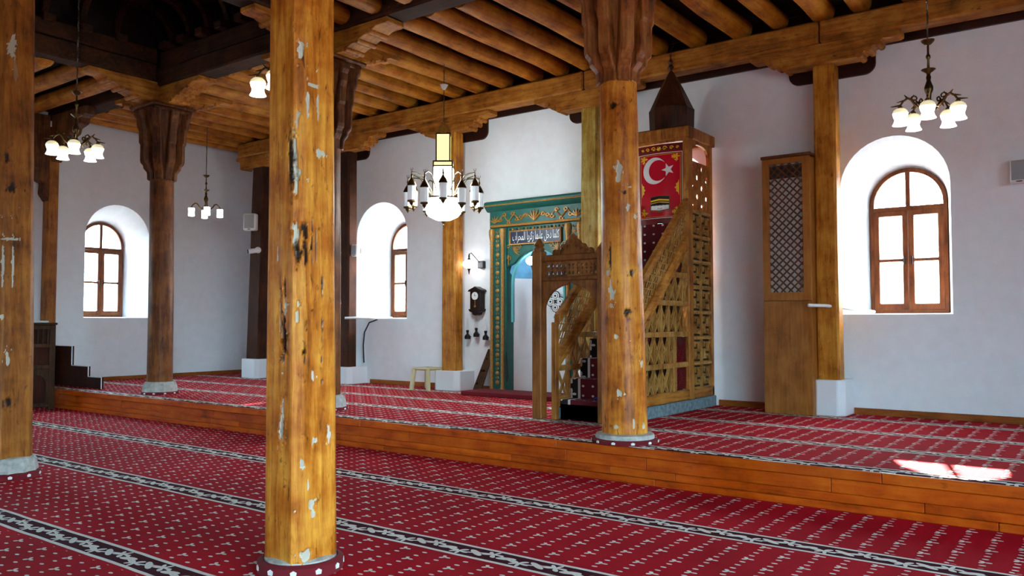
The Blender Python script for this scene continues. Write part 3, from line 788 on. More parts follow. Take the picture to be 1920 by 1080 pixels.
for xf, s in ((XRF, -1), (XLF, 1)):
    xa, xb = sorted((xf, xf + s*.07)); xm = (xa + xb)/2
    fn = lambda u, v, w: (xm + w, u, v)
    MB().prism([(8.5, zu(8.5) - .06), (8.5, zu(8.5) + .06), (10.36, zu(10.36) + .06), (10.36, zu(10.36) - .06)], fn, -.045, .045).build('handrail', M['minbary'], mn, bevel=.012)
    MB().prism([(8.5, zl(8.5) - .06), (8.5, zl(8.5) + .07), (10.36, zl(10.36) + .07), (10.36, zl(10.36) - .06)], fn, -.045, .045).build('lower_rail', M['minbary'], mn, bevel=.012)
    MB().prism([(8.5, zl(8.5) - .16), (8.5, zl(8.5) - .08), (10.36, zl(10.36) - .08), (10.36, zl(10.36) - .16)], fn, -.03, .03).build('lower_rail', M['minbary'], mn, bevel=.01)
    slantfret(xm, 'lattice')
    # posts, base, rails of the flank
    MB().box(xa - .005, xb + .005, YC, YC + .16, P + .14, 4.1).build('corner_post', M['minbar'], mn, bevel=.012)
    MB().box(xa, xb, YE - .08, YE, P + .14, 4.1).build('corner_post', M['minbar'], mn, bevel=.012)
    MB().box(xa - .02, xb + .02, 8.5, YE + .02, P, P + .15).build('base', M['bluestone'], mn, bevel=.01)
    MB().box(xa, xb, 8.5, YE, P + .155, P + .29).build('bottom_rail', M['minbary'], mn, bevel=.01)
    rails = [.98, 1.39, 1.80, 2.18]
    for z in rails:
        ys = max(8.5, 8.45 + (z + .12 - 1.08)/.845)
        if ys < YC - .1: MB().box(xa + .01, xb - .01, ys, YC, z - .035, z + .035).build('cross_rail', M['fret'], mn, bevel=.008)
    # woven slats in each opening
    zz = [P + .29] + rails + [2.55]
    ncol = 0
    for r_ in range(5):
        z0, z1 = zz[r_] + (.035 if r_ else 0), zz[r_+1] - .035
        y = 8.52
        while y < YC - .1:
            y1 = min(y + .21, YC)
            if (xf == XRF and r_ < 2 and y > 9.85) or (xf == XLF and y > 9.2): break
            top = min(z1, zl((y + y1)/2) - .16)
            if top - z0 > .12:
                tz = lambda yy: min(z1, zl(yy) - .15)
                m = MB()
                for k in range(1):
                    a = y + .006; b_ = y1 - .01
                    for (p, q, dx) in (((a, z0), (b_, z1), .010), ((b_, z0), (a, z1), -.010)):
                        f = 1.0
                        if q[1] > tz(q[0]): f = max(.12, (tz(q[0]) - p[1])/(q[1] - p[1]))
                        q2 = (p[0] + (q[0] - p[0])*f, p[1] + (q[1] - p[1])*f)
                        if max(q2[0], p[0]) <= y1 + .02: m.bar((xm + dx, p[0], p[1]), (xm + dx, q2[0], q2[1]), .018, .036, (1, 0, 0))
                tag(m.build('woven_slats', M['fret'], mn), None, kind='stuff')
                MB().box(xm - .02, xm + .02, y1 - .016, y1 + .008, z0, max(z0 + .1, min(z1, zl(y1) - .17))).build('mullion', M['fret'], mn)
            y = y1
    MB().box(xa, xb, 8.42, 8.5, P, zu(8.46)).build('stile', M['minbar'], mn, bevel=.01)
MB().prism([(8.56, P + .16), (YC, P + .16), (YC, 2.45), (8.56, .95)], FYZ(XRF - .11), 0, .01).build('stair_shade', M['fretback'], mn)  # dark sheet added to stand for the unlit space under the stairs
# red lattice hatch in the right flank
hd = MB().box(XRF - .05, XRF - .04, 9.93, 10.34, P + .30, 1.35).build('hatch', M['doorred'], mn)
m = MB()
for k in range(-6, 16):
    for s in (1, -1):
        a = 9.94 + k*.05; pts = []
        y0, z0 = a, P + .31
        L = .72; y1 = a + s*L; z1 = z0 + L
        # clip to the opening
        def clip(y, z): return 9.94 <= y <= 10.33 and P + .31 <= z <= 1.34
        seg = [(y0 + (y1 - y0)*i/24, z0 + (z1 - z0)*i/24) for i in range(25)]
        seg = [q for q in seg if clip(*q)]
        if len(seg) > 1: m.bar((XRF - .036, *seg[0]), (XRF - .036, *seg[-1]), .008, .012, (1, 0, 0))
tag(m.build('grating', M['maroon'], hd), None, kind='stuff')
MB().box(XRF - .06, XRF - .005, 9.88, 9.93, P + .29, 1.36).build('mullion', M['fret'], mn, bevel=.006)
# key-pattern panels below the pavilion (right flank)
for k in range(7):
    z0 = P + .29 + k*.352; z1 = z0 + .33; ya, yb = YC + .17, YE - .09
    bk = MB().box(XRF - .06, XRF - .045, ya, yb, z0 - .01, z1 + .01).build('key_panel', M['fretback'], mn)
    m = MB(); x0, x1 = XRF - .046, XRF - .012; w = .014; ym = (ya + yb)/2; zm = (z0 + z1)/2
    H = lambda y0, y1, z: m.box(x0, x1, y0, y1, z - w, z + w)
    V = lambda y, z_0, z_1: m.box(x0, x1, y - w, y + w, z_0, z_1)
    H(ya, yb, z0); H(ya, yb, z1); V(ym, z0, z1)
    for s in (-1, 1):
        c = ym + s*(yb - ya)*.25; q = (yb - ya)*.17
        V(c - q*.55, z0 + .05, zm + .02); V(c + q*.55, zm - .02, z1 - .05); H(c - q, c + q, zm); H(c - q*1.2, c - q*.1, z0 + .06); H(c + q*.1, c + q*1.2, z1 - .06)
        V(c + q*.8, z0 + .04, zm - .05); V(c - q*.8, zm + .05, z1 - .04); H(c, c + q*.8, z0 + .04 + .06)
    tag(m.build('fret', M['fret'], bk), None, kind='stuff')
    MB().box(XRF - .06, XRF, ya, yb, z1 - .004, z1 + .026).build('cross_rail', M['fret'], mn, bevel=.006)
# open star lattice and arched openings of the pavilion sides
for xf, s in ((XRF, -1), (XLF, 1)):
    xm = xf + s*.04; holes = []
    ya, yb, z0, z1 = YC + .16, YE - .08, 3.10, 3.80
    for r_ in range(5):
        for c_ in range(4):
            yy = ya + .08 + c_*.155; z = z0 + .08 + r_*.135
            if (r_ + c_) % 2 == 0: holes.append(circ(yy, z, .042, 6, .05, .3))
            else:
                for (dy, dz) in ((.036, 0), (-.036, 0), (0, .036), (0, -.036)): holes.append(circ(yy + dy, z + dz, .015, 5))
    MB().plate([(ya, z0), (yb, z0), (yb, z1), (ya, z1)], holes, FYZ(xm), -.012, .012).build('star_lattice', M['minbar'], mn)
    op = [(ya, 4.1), (ya, 3.92), (ya + .03, 3.95), (ya + .05, 3.99), (ya + .12, 4.02), (ya + .2, 4.05), (yb - .2, 4.05), (yb - .1, 4.02), (yb - .04, 3.97), (yb, 3.9), (yb, 4.1)]
    MB().prism(op, FYZ(xm), -.02, .02).build('arch_board', M['minbar'], mn)
MB().box(XLF, XRF, YC + .02, YC + .14, 4.055, 4.1).build('lintel', M['minbar'], mn, bevel=.01)
rf = MB().box(XLF - .03, XRF + .03, YC - .02, YC + .12, 4.09, 4.25).box(XLF - .03, XRF + .03, YE - .1, YE + .03, 4.09, 4.25).box(XRF - .1, XRF + .03, YC + .12, YE - .1, 4.09, 4.25).box(XLF - .03, XLF + .1, YC + .12, YE - .1, 4.09, 4.25)
rf.build('roof_frame', M['minbar'], mn, bevel=.012)
MB().box(XLF, XRF, YC, YE, 4.235, 4.26).build('roof_board', M['cone'], mn)
sp = MB().lathe((-5.10, 10.80, 4.25), [(.315, 0), (.315, .06), (.325, .36), (.31, .38), (.17, .68), (.05, .90), (.012, .96)], 8, PI/8).build('spire', M['cone'], mn)
MB().lathe((-5.10, 10.80, 5.18), [(.02, 0), (.04, .03), (.062, .06), (.04, .09), (.03, .11), (.046, .14), (.03, .17), (.022, .2), (.028, .25), (.012, .27)], 10).tube([(-5.10, 10.80, 5.43), (-5.10, 10.80, 5.50), (-5.06, 10.80, 5.56), (-5.08, 10.80, 5.62)], .006, 5).build('finial', M['cone'], sp, smooth=True)
# steps
for k in range(8):
    y0 = 8.5 + k*.235; z1 = P + .25 + k*.245
    MB().box(XLF + .08, XRF - .08, y0, min(y0 + .26, 10.4) if k < 7 else 11.1, z1 - .06 if k else P, z1).box(XLF + .08, XRF - .08, y0, y0 + .03, max(P, z1 - .25), z1 - .05).build('step', M['runner'], mn, bevel=.008)
MB().box(XLF + .08, XRF - .08, 10.42, 10.48, 2.3, 2.93).build('seat_front', M['runner'], mn)
# things on the pulpit
tag(MB().box(-5.42, -5.06, 9.46, 9.62, P + .25 + .245*4, P + .25 + .245*4 + .2).build('cushion', M['cloth'], origin=(-5.24, 9.54, P + .25 + .98), bevel=.05), 'white cushion lying on a middle step of the pulpit stairs', 'cushion')
m = MB(); cx, cy, cz = -4.98, 8.6, P + .252
for k in range(5): m.tube([(cx - .1 + .04*k, cy - .05, cz + .012), (cx - .07 + .045*k, cy, cz + .035 + .01*(k % 2)), (cx - .1 + .05*k, cy + .06, cz + .012)], .016, 6)
tag(m.build('cloth', M['blue'], origin=(cx, cy, cz), smooth=True), 'small crumpled blue cloth on the lowest pulpit step', 'cloth')

# --- glossy red banner panel with crescent, star and black cube shrine
bx0, bx1, bz0, bz1, by = -5.44, -4.745, 2.99, 3.93, 10.43
BW, BH = bx1 - bx0, bz1 - bz0
def BN(u, v, w):      # u, v in 0..1; gently bowed towards the hall
    return (bx0 + BW*u, by - .05*math.sin(PI*min(max(u, 0), 1)) - w, bz0 + BH*v)
bp = thing('banner', (bx0 + BW/2, by, bz0), 'glossy red banner with white crescent and star hung high in the pulpit', 'banner')
def sheet(pts, w, mat, name, th=.003, lab=None, par=None):
    m = MB(); m.prism(pts, BN, w, w + th); o = m.build(name, mat, par or bp); 
    if lab: o['label'] = lab
    return o
m = MB(); n = 16
for a in (0, .012):
    m.add([BN(i/n, v, a) for i in range(n+1) for v in (0, 1)], [(2*i, 2*i+2, 2*i+3, 2*i+1) for i in range(n)])
fs = m.build('panel', M['red'], bp, smooth=True)
# dark red top pelmet with yellow scrolls
m = MB(); m.add([BN(i/n, v, .006) for i in range(n+1) for v in (1.0, 1.12)], [(2*i, 2*i+2, 2*i+3, 2*i+1) for i in range(n)]); m.build('pelmet', M['maroon'], bp, smooth=True)
m = MB(); m.add([BN(i/n, v, .006) for i in range(n+1) for v in (-.07, 0)], [(2*i, 2*i+2, 2*i+3, 2*i+1) for i in range(n)]); m.build('hem', M['maroon'], bp, smooth=True)
m = MB()
for s in (-1, 1):
    for (cu, r_) in ((.12, .05), (.26, .042), (.38, .03)):
        m.tube([BN(.5 + s*(cu + r_*(1 - t/16)*math.cos(t*.55)), 1.055 + .7*r_*(1 - t/16)*math.sin(t*.55), .014) for t in range(14)], .007, 5)
for k in range(5):
    a = PI/2 + (k - 2)*.6; m.tube([BN(.5, 1.03, .014), BN(.5 + .06*math.cos(a), 1.03 + .06*math.sin(a), .014)], [.012, .005], 5)
tag(m.build('scrollwork', M['yellow'], bp, smooth=True), None, kind='stuff')
# border band
m = MB()
def ring(o, i, w): m.plate([(o, o*.6), (1-o, o*.6), (1-o, 1-o*.6), (o, 1-o*.6)], [[(i, i*.6), (1-i, i*.6), (1-i, 1-i*.6), (i, 1-i*.6)]], lambda u, v, k: BN(u, v, w + k), 0, .002)
for s in range(40):
    pass
for (a, b, mat, nm, w) in ((.005, .05, M['maroon'], 'border', .014), (.018, .034, M['wprint'], 'braid', .018), (.055, .07, M['orange'], 'gold_line', .014)):
    m = MB(); N = 24
    for k in range(N):    # subdivided so that it follows the bow
        u0, u1 = a + (1 - 2*a)*k/N, a + (1 - 2*a)*(k+1)/N
        for (v0, v1) in ((a*.6, b*.6), (1 - b*.6, 1 - a*.6)): m.add([BN(u0, v0, w), BN(u1, v0, w), BN(u1, v1, w), BN(u0, v1, w)], [(0, 1, 2, 3)])
    for (u0, u1) in ((a, b), (1 - b, 1 - a)): m.add([BN(u0, b*.6, w), BN(u1, b*.6, w), BN(u1, 1 - b*.6, w), BN(u0, 1 - b*.6, w)], [(0, 1, 2, 3)])
    m.build(nm, mat, bp)
m = MB()    # corner and side ornaments
def blob(cu, cv, r_, mat_m, lobes=5, rot=0):
    pts = []
    for k in range(30):
        t = 2*PI*k/30; rr = r_*(.72 + .28*math.cos(lobes*t + rot)); pts.append((cu + rr*math.cos(t), cv + rr*.65*math.sin(t)))
    mat_m.prism(pts, BN, .016, .019)
for (cu, cv) in ((.14, .1), (.86, .1), (.14, .92), (.86, .92)):
    blob(cu, cv, .075, m); blob(cu + (.07 if cu < .5 else -.07), cv, .035, m, 3); blob(cu, cv + (.05 if cv < .5 else -.05), .04, m, 4)
for cu, s in ((.09, 1), (.91, -1)):
    m.prism([(cu, .34), (cu + s*.02, .38), (cu + s*.06, .40), (cu + s*.05, .43), (cu + s*.09, .455), (cu + s*.05, .48), (cu + s*.06, .51), (cu + s*.02, .53), (cu, .57)], BN, .016, .019)
tag(m.build('ornament', M['yellow'], bp), None, kind='stuff')
# crescent and star
cu, cv, R = .40, .73, .27; asp = BW/BH
pts = []
for k in range(41):
    t = .62 + (2*PI - 1.24)*k/40; pts.append((cu + R*math.cos(t), cv + R*asp*math.sin(t)))
c2, R2 = cu + .075, R*.78
e = []
for k in range(41):
    t = .88 + (2*PI - 1.76)*k/40; e.append((c2 + R2*math.cos(t), cv + R2*asp*math.sin(t)))
m = MB()
for k in range(40): m.prism([pts[k], pts[k+1], e[k+1], e[k]], BN, .014, .018)
m.build('crescent', M['wprint'], bp)
st = []
for k in range(10):
    t = PI + k*PI/5; rr = .135 if k % 2 == 0 else .055; st.append((.69 + rr*math.cos(t), cv + rr*asp*math.sin(t)))
m = MB()
for k in range(10): m.prism([(.69, cv), st[k], st[(k+1) % 10]], BN, .014, .018)
m.build('star', M['wprint'], bp)
# black cube shrine picture
U = lambda lst: lst
sheet([(.30, .335), (.50, .352), (.72, .335), (.72, .13), (.50, .10), (.30, .13)], .014, M['olive'], 'shrine_picture', .002)
sheet([(.31, .33), (.50, .345), (.71, .33), (.71, .20), (.50, .19), (.31, .20)], .0165, M['bprint'], 'black_cloth', .002)
for (v0, v1) in ((.262, .285), (.232, .244)):
    sheet([(.31, v0), (.50, v0 + .018), (.71, v0), (.71, v1), (.50, v1 + .018), (.31, v1)], .019, M['yellow'], 'gold_band', .001)
m = MB()
for k in range(5):
    u = .32 + k*.078; m.prism([(u, .155), (u + .07, .155), (u + .078, .20), (u + .035, .17 + .035), (u - .004, .20)], BN, .019, .021)
m.prism([(.31, .165), (.71, .165), (.70, .145), (.5, .13), (.32, .145)], BN, .019, .0205)
tag(m.build('white_drape', M['wprint'], bp), None, kind='stuff')

# ------------------------------------------------------------------ green prayer niche (mihrab)
mh = thing('prayer_niche', (-7.68, 11.2, P), 'teal green and gold carved prayer niche with a navy inscription panel', 'niche')
xc = -7.68
# recess behind the frame
m = MB(); nseg = 20; rr = .6; yc = 11.14
vs = []; fs = []
for (z) in (P, 2.3):
    for k in range(nseg + 1):
        t = PI*k/nseg; vs.append((xc + rr*math.cos(t), yc + rr*math.sin(t), z))
fs = [(k, k+1, nseg+2+k, nseg+1+k) for k in range(nseg)]
m.add(vs, fs); m.build('recess', M['plaster'], mh, smooth=True)
m = MB(); vs = []; fs = []; ns = 8
for j in range(ns + 1):
    p_ = PI/2*j/ns
    for k in range(nseg + 1):
        t = PI*k/nseg; vs.append((xc + rr*math.cos(p_)*math.cos(t), yc + rr*math.cos(p_)*math.sin(t), 2.3 + .55*math.sin(p_)))
fs = [(j*(nseg+1)+k, j*(nseg+1)+k+1, (j+1)*(nseg+1)+k+1, (j+1)*(nseg+1)+k) for j in range(ns) for k in range(nseg)]
m.add(vs, fs).build('vault', M['skyblue'], mh, smooth=True)
for s in (-1, 1):
    xa, xb = sorted((xc + s*.59, xc + s*.945))
    MB().box(xa, xb, 11.03, YQ, P, 3.16).build('side_panel', M['green'], mh, bevel=.01)
    for q in (.655, .885):
        cxx = xc + s*q
        g = MB().lathe((cxx, 11.02, P), [(.05, 0), (.05, .06), (.036, .09), (.032, .14), (.032, 2.50), (.04, 2.53), (.036, 2.56), (.05, 2.66), (.056, 2.70), (.056, 2.76), (.045, 2.79)], 14)
        g.build('gold_column', M['gold'], mh, smooth=True)
    cxx = xc + s*.77
    for k in range(17):
        z = P + .18 + k*.155
        rm = MB()
        rm.lathe((0, 0, 0), [(.036, 0), (.038, .008), (.022, .018), (.004, .022)], 10)
        rm.v = [(cxx + a, 11.03 - c, z + b) for a, b, c in rm.v]
        rm.build('rosette', M['gold'], mh, smooth=True)
    lf = MB()
    for k in range(17):
        z = P + .255 + k*.155
        for t_ in (-1, 1): lf.tube([(cxx, 11.026, z - .02), (cxx + t_*.025, 11.02, z), (cxx + t_*.008, 11.026, z + .025)], [.004, .008, .004], 5)
    tag(lf.build('leaf_carving', M['gold'], mh, smooth=True), None, kind='stuff')
# spandrel board with the arch cut out
pts = [(xc - .59, 3.16), (xc - .59, 2.48)]
for k in range(21):
    t = PI*(1 - k/20); zz = 2.22 + .54*math.sin(t)
    if zz >= 2.48: pts.append((xc + .55*math.cos(t), zz))
pts += [(xc + .59, 2.48), (xc + .59, 3.16)]
MB().prism(pts, FXZ(11.06), 0, .06).build('spandrel', M['green'], mh, bevel=.006)
# teal arch ribbon
m = MB(); pr = [(xc - .52, 1.55), (xc - .52, 2.2)] + [(xc + .52*math.cos(PI*(1 - k/18)), 2.22 + .53*math.sin(PI*k/18)) for k in range(1, 18)] + [(xc + .52, 2.2), (xc + .52, 1.55)]
for a, b in zip(pr, pr[1:]): m.bar((a[0], 11.13, a[1]), (b[0], 11.13, b[1]), .035, .05, (0, 1, 0))
m.build('arch_ribbon', M['teal'], mh)
# frieze and cornice
MB().box(xc - .945, xc + .945, 11.03, YQ, 3.16, 3.47).build('frieze', M['green'], mh, bevel=.008)
cor = [(11.03, 3.44), (11.0, 3.46), (10.96, 3.50), (10.94, 3.53), (10.93, 3.57), (10.95, 3.60), (11.0, 3.615), (YQ, 3.615), (YQ, 3.44)]
MB().prism(cor, lambda u, v, w: (w, u, v), xc - 1.0, xc + 1.0).build('cornice', M['green'], mh, bevel=.006)
MB().tube([(xc - 1.0, 10.935, 3.535), (xc + 1.0, 10.935, 3.535)], .013, 8).build('gilt_moulding', M['gold'], mh)
MB().tube([(xc - .9, 11.01, 3.185), (xc + .9, 11.01, 3.185)], .024, 10).build('gilt_rod', M['gold'], mh, smooth=True)
m = MB()      # scrolling leaves of the frieze
def leaf(p, a, L, w): 
    d = Vector((math.cos(a), 0, math.sin(a))); p = Vector(p); m.tube([p, p + d*L*.5, p + d*L], [w*.4, w, w*.2], 5)
for k in range(5): leaf((xc, 11.015, 3.235), PI/2 + (k - 2)*.42, .19, .02)
for s in (-1, 1):
    pts = [(xc + s*(.12 + .7*t/24), 11.022, 3.31 + .05*math.sin(t*.78)) for t in range(25)]
    m.tube(pts, .013, 5)
    for i in range(7):
        q = pts[2 + i*3]; up = 1 if i % 2 else -1
        sp_ = [(q[0] + s*.045*(1 - t/13)*math.cos(t*.6), 11.018, q[2] + up*(.02 + .045*(1 - t/13)*math.sin(t*.6))) for t in range(11)]
        m.tube(sp_, .011, 5); leaf(q, up*PI/2 + s*.6, .08, .014); leaf(q, up*PI/2 - s*.7, .07, .013)
    for k in range(5): leaf((xc + s*.82, 11.015, 3.235), PI/2 + (k - 2)*.5, .14, .015)
tag(m.build('gilt_scroll', M['gold'], mh, smooth=True), None, kind='stuff')
m = MB()      # scrolls of the spandrels
for s in (-1, 1):
    c0 = Vector((xc + s*.44, 11.05, 2.74))
    for k in range(7):
        a = PI/2 + s*(-.4 + k*.42); leaf((c0.x, 11.055, c0.z), a, .13, .012)
    for (dx, dz, r_) in ((.1, -.12, .05), (-.12, .07, .045), (.12, .08, .04)):
        m.tube([(c0.x + s*(dx + r_*(1 - t/14)*math.cos(t*.6)), 11.052, c0.z + dz + r_*(1 - t/14)*math.sin(t*.6)) for t in range(12)], .009, 5)
    m.tube([(xc + s*.56, 11.05, 2.68), (xc + s*.55, 11.045, 2.60), (xc + s*.555, 11.05, 2.52)], [.016, .010, .014], 6)
tag(m.build('gilt_scroll', M['gold'], mh, smooth=True), None, kind='stuff')
for k in range(16): MB().sphere((xc - .53 + k*.0707, 11.05, 3.115), .022, 8, 6).build('bead', M['gold' if k % 2 else 'green'], mh, smooth=True)
ip = MB().box(xc - .50, xc + .50, 11.03, 11.06, 2.86, 3.075).build('inscription_panel', M['navy'], mh, bevel=.004)
m = MB().plate([(xc - .52, 2.845), (xc + .52, 2.845), (xc + .52, 3.09), (xc - .52, 3.09)], [[(xc - .495, 2.868), (xc + .495, 2.868), (xc + .495, 3.067), (xc - .495, 3.067)]], FXZ(11.02), 0, .03)
m.build('inscription_border', M['fret'], mh)
def textmesh(body, name, mat, par, fn, w, h, ext=.002):
    cu_ = bpy.data.curves.new(name, 'FONT'); cu_.body = body; cu_.extrude = 0; cu_.resolution_u = 3
    ob = bpy.data.objects.new(name, cu_); COL.objects.link(ob)
    dg = bpy.context.evaluated_depsgraph_get(); me = bpy.data.meshes.new_from_object(ob.evaluated_get(dg))
    bpy.data.objects.remove(ob)
    if not me.vertices: return None
    xs = [v.co.x for v in me.vertices]; ys = [v.co.y for v in me.vertices]
    sx, sy = w/max(1e-6, max(xs) - min(xs)), h/max(1e-6, max(ys) - min(ys))
    m = MB(); m.add([fn((v.co.x - min(xs))*sx, (v.co.y - min(ys))*sy) for v in me.vertices], [tuple(p.vertices) for p in me.polygons])
    return m.build(name, mat, par, fix=False)
AR = '\uFEDB\uFEE0\uFEE4\uFE8E \uFEA9\uFEA7\uFEDE \uFECB\uFEE0\uFEF4\uFEEC\uFE8E \uFEAF\uFEDB\uFEAE\uFEF3\uFE8E \uFE8D\uFEDF\uFEE4\uFEA4\uFEAE\uFE8D\uFE8F'
textmesh(AR[::-1], 'calligraphy', M['letter'], ip, lambda u, v: (xc - .455 + u, 11.0285, 2.875 + v), .94, .185)
# low carpeted step before the niche
tag(MB().box(-8.7, -6.35, 10.35, 11.0, P, P + .07).build('step', M['collar'], origin=(-7.5, 10.7, P), bevel=.01), 'low dark red carpeted step on the floor before the green prayer niche', 'step')

# ------------------------------------------------------------------ lamps
def shade_tulip(c, par):
    m = MB().lathe(c, [(.016, 0), (.045, -.008), (.068, -.03), (.075, -.055), (.066, -.09), (.056, -.115), (.062, -.145), (.078, -.175), (.07, -.172), (.05, -.13), (.001, -.12)], 16)
    o = m.build('shade', [M['lampcream'], M['lampglass']], par, smooth=True, angle=80)
    top = c[2] - wloc(par).z
    for p in o.data.polygons: p.material_index = 0 if p.center.z > top - .07 else 1
    return o
def shade_cyl(c, par):
    m = MB().lathe(c, [(.02, 0), (.06, -.005), (.062, -.02), (.058, -.09), (.062, -.165), (.05, -.17), (.001, -.16)], 14)
    return m.build('shade', M['lampglass'], par, smooth=True)
def chandelier(x, y, hub, ztop, narm, rot, style, label, R=.27, drop=0):
    t = thing('chandelier', (x, y, hub), label, 'chandelier')
    ch = MB()
    zz = hub + .64; i = 0
    while zz < ztop:
        ch.tube([(x + .006*math.cos(i), y + .006*math.sin(i), zz), (x - .006*math.cos(i), y - .006*math.sin(i), min(zz + .045, ztop))], .008, 5); zz += .04; i += 1
    ch.build('chain', M['chain'], t)
    b = MB().lathe((x, y, hub), [(.004, -.09), (.018, -.07), (.03, -.04), (.05, -.015), (.055, .0), (.035, .02), (.02, .05), (.024, .1), (.04, .14), (.042, .17), (.028, .21), (.018, .24), (.024, .27), (.016, .3), (.022, .315), (.065, .345), (.068, .352), (.014, .352), (.010, .45), (.022, .47), (.022, .49), (.010, .51), (.010, .60), (.03, .605), (.06, .635), (.064, .65), (.01, .66)], 16)
    b.build('stem', M['brass'], t, smooth=True)
    for k in range(narm):
        a = 2*PI*k/narm + rot; d = Vector((math.cos(a), math.sin(a), 0)); c = Vector((x, y, hub))
        prof = [(.045, -.02), (.09, -.035), (.13, 0), (.165, .055), (.2, .07), (.24, .04), (R, -.005), (R + .012, -.01)]
        pts = [c + d*u + Vector((0, 0, v)) for u, v in prof]
        m = MB().tube(pts, [.012, .013, .014, .014, .013, .011, .010, .012], 7)
        if style == 'tulip':
            sp_ = [c + d*(.135 + .035*(1 - q/12)*math.cos(q*.65)) + Vector((0, 0, .06 + .035*(1 - q/12)*math.sin(q*.65))) for q in range(10)]
            m.tube(sp_, .008, 5)
            for (u, v, du, dv) in ((.2, .07, .03, .035), (.17, .06, -.03, .04), (.24, .045, .06, -.015), (.12, -.01, .02, -.04)):
                p_ = c + d*u + Vector((0, 0, v)); m.tube([p_, p_ + d*du + Vector((0, 0, dv))], [.012, .004], 5)
            m.tube([c + d*R + Vector((0, 0, 0)), c + d*(R + .09) + Vector((0, 0, -.012))], [.012, .004], 5)
        m.lathe(tuple(c + d*R + Vector((0, 0, -.03))), [(.02, 0), (.026, .01), (.016, .025)], 8)
        arm = m.build('arm', M['brass'], t, smooth=True)
        sc = tuple(c + d*R + Vector((0, 0, -.028)))
        (shade_tulip if style == 'tulip' else shade_cyl)(sc, arm)
    return t
chandelier(-1.45, 9.02, 3.74, 5.5, 5, 1.05, 'tulip', 'brass chandelier with tulip glass shades hanging beside the right arched window')
chandelier(-10.7, 5.04, 3.87, 7.2, 5, .75, 'tulip', 'brass chandelier with tulip glass shades hanging under the dark raised roof, by the left column')
chandelier(-6.3, 4.92, 3.90, 5.6, 5, .15, 'tulip', 'brass chandelier with tulip glass shades, mostly hidden behind the nearest column')
chandelier(-14.72, 9.52, 3.87, 5.5, 4, 1.08, 'cylinder', 'small brass chandelier with white cylinder shades hanging before the far left wall')

# big lantern chandelier
BX, BY = -8.16, 9.3
bc = thing('chandelier', (BX, BY, 3.1), 'large tiered brass chandelier of white glass lanterns with a yellow lit tower', 'chandelier')
m = MB(); zz = 4.58; i = 0
while zz < 5.5: m.tube([(BX + .005*math.cos(i), BY + .005*math.sin(i), zz), (BX - .005*math.cos(i), BY - .005*math.sin(i), zz + .045)], .007, 5); zz += .04; i += 1
m.build('chain', M['chain'], bc)
MB().lathe((BX, BY, 5.14), [(.005, -.05), (.03, -.03), (.065, .03), (.01, .05)], 12).build('collar', M['white'], bc, smooth=True)
def tower(h, z0, z1, glass, name, rot=.62):
    co_ = [(BX + h*math.cos(rot + PI/4 + k*PI/2), BY + h*math.sin(rot + PI/4 + k*PI/2)) for k in range(4)]
    g = MB(); g.add([(p[0], p[1], z) for z in (z0, z1) for p in co_], [(0,1,5,4),(1,2,6,5),(2,3,7,6),(3,0,4,7),(0,3,2,1),(4,5,6,7)]).build(name + '_glass', glass, bc)
    f = MB()
    for k in range(4):
        p, q = co_[k], co_[(k+1) % 4]
        f.bar((p[0], p[1], z0), (p[0], p[1], z1), .016, .016)
        for z in (z0, z1): f.bar((p[0], p[1], z), (q[0], q[1], z), .022, .022)
    f.build(name + '_frame', M['brass'], bc)
tower(.145, 3.98, 4.40, M['lampyellow'], 'upper_tower')
tower(.20, 3.90, 3.97, M['lampyellow'], 'collar_tower')
tower(.20, 3.40, 3.90, M['lampbright'], 'lower_tower')
MB().lathe((BX, BY, 4.40), [(.125, 0), (.12, .03), (.1, .09), (.06, .14), (.02, .165), (.008, .2)], 12).build('dome', M['gold'], bc, smooth=True)
MB().lathe((BX, BY, 3.08), [(.02, 0), (.12, .02), (.22, .07), (.26, .12), (.265, .34), (.2, .36)], 28).build('bowl', M['lampbright'], bc, smooth=True)
MB().lathe((BX, BY, 3.0), [(.002, 0), (.012, .02), (.008, .04), (.03, .06), (.035, .085), (.02, .1)], 10).build('finial', M['brass'], bc, smooth=True)
MB().tube([(BX + .28*math.cos(t*PI/14), BY + .28*math.sin(t*PI/14), 3.42) for t in range(29)], .014, 6).build('ring', M['brass'], bc)
for k in range(12):
    a = 2*PI*k/12 + .18; d = Vector((math.cos(a), math.sin(a), 0)); c = Vector((BX, BY, 0)) + d*.54; dz = .0 if k % 2 else .06
    prof = [(.2, 3.50), (.27, 3.62), (.36, 3.74), (.45, 3.77), (.54, 3.72 + dz), (.54, 3.66 + dz)]
    arm = MB().tube([Vector((BX, BY, v)) + d*u for u, v in prof], .011, 6).build('arm', M['chain'], bc, smooth=True)
    z0 = 3.24 + dz; L = (c.x, c.y, z0)
    MB().lathe(L, [(.055, .05), (.06, .06), (.06, .27), (.055, .28)], 8, cap=False).build('lantern_glass', M['lanternglass'], arm)
    MB().lathe(L, [(.003, -.04), (.012, -.02), (.03, .0), (.035, .02), (.066, .035), (.066, .055), (.05, .06)], 10).build('lantern_base', M['brass'], arm, smooth=True)
    MB().lathe(L, [(.07, .27), (.07, .29), (.045, .34), (.02, .38), (.01, .4), (.018, .43), (.006, .46), (.004, .505)], 10).tube([Vector(L) + Vector((.022*math.cos(t), 0, .525 + .022*math.sin(t))) for t in (2.4, 3.2, 4.0, 4.7, 5.4, 6.2, 7.0)], .004, 4).build('lantern_cap', M['brass'], arm, smooth=True)

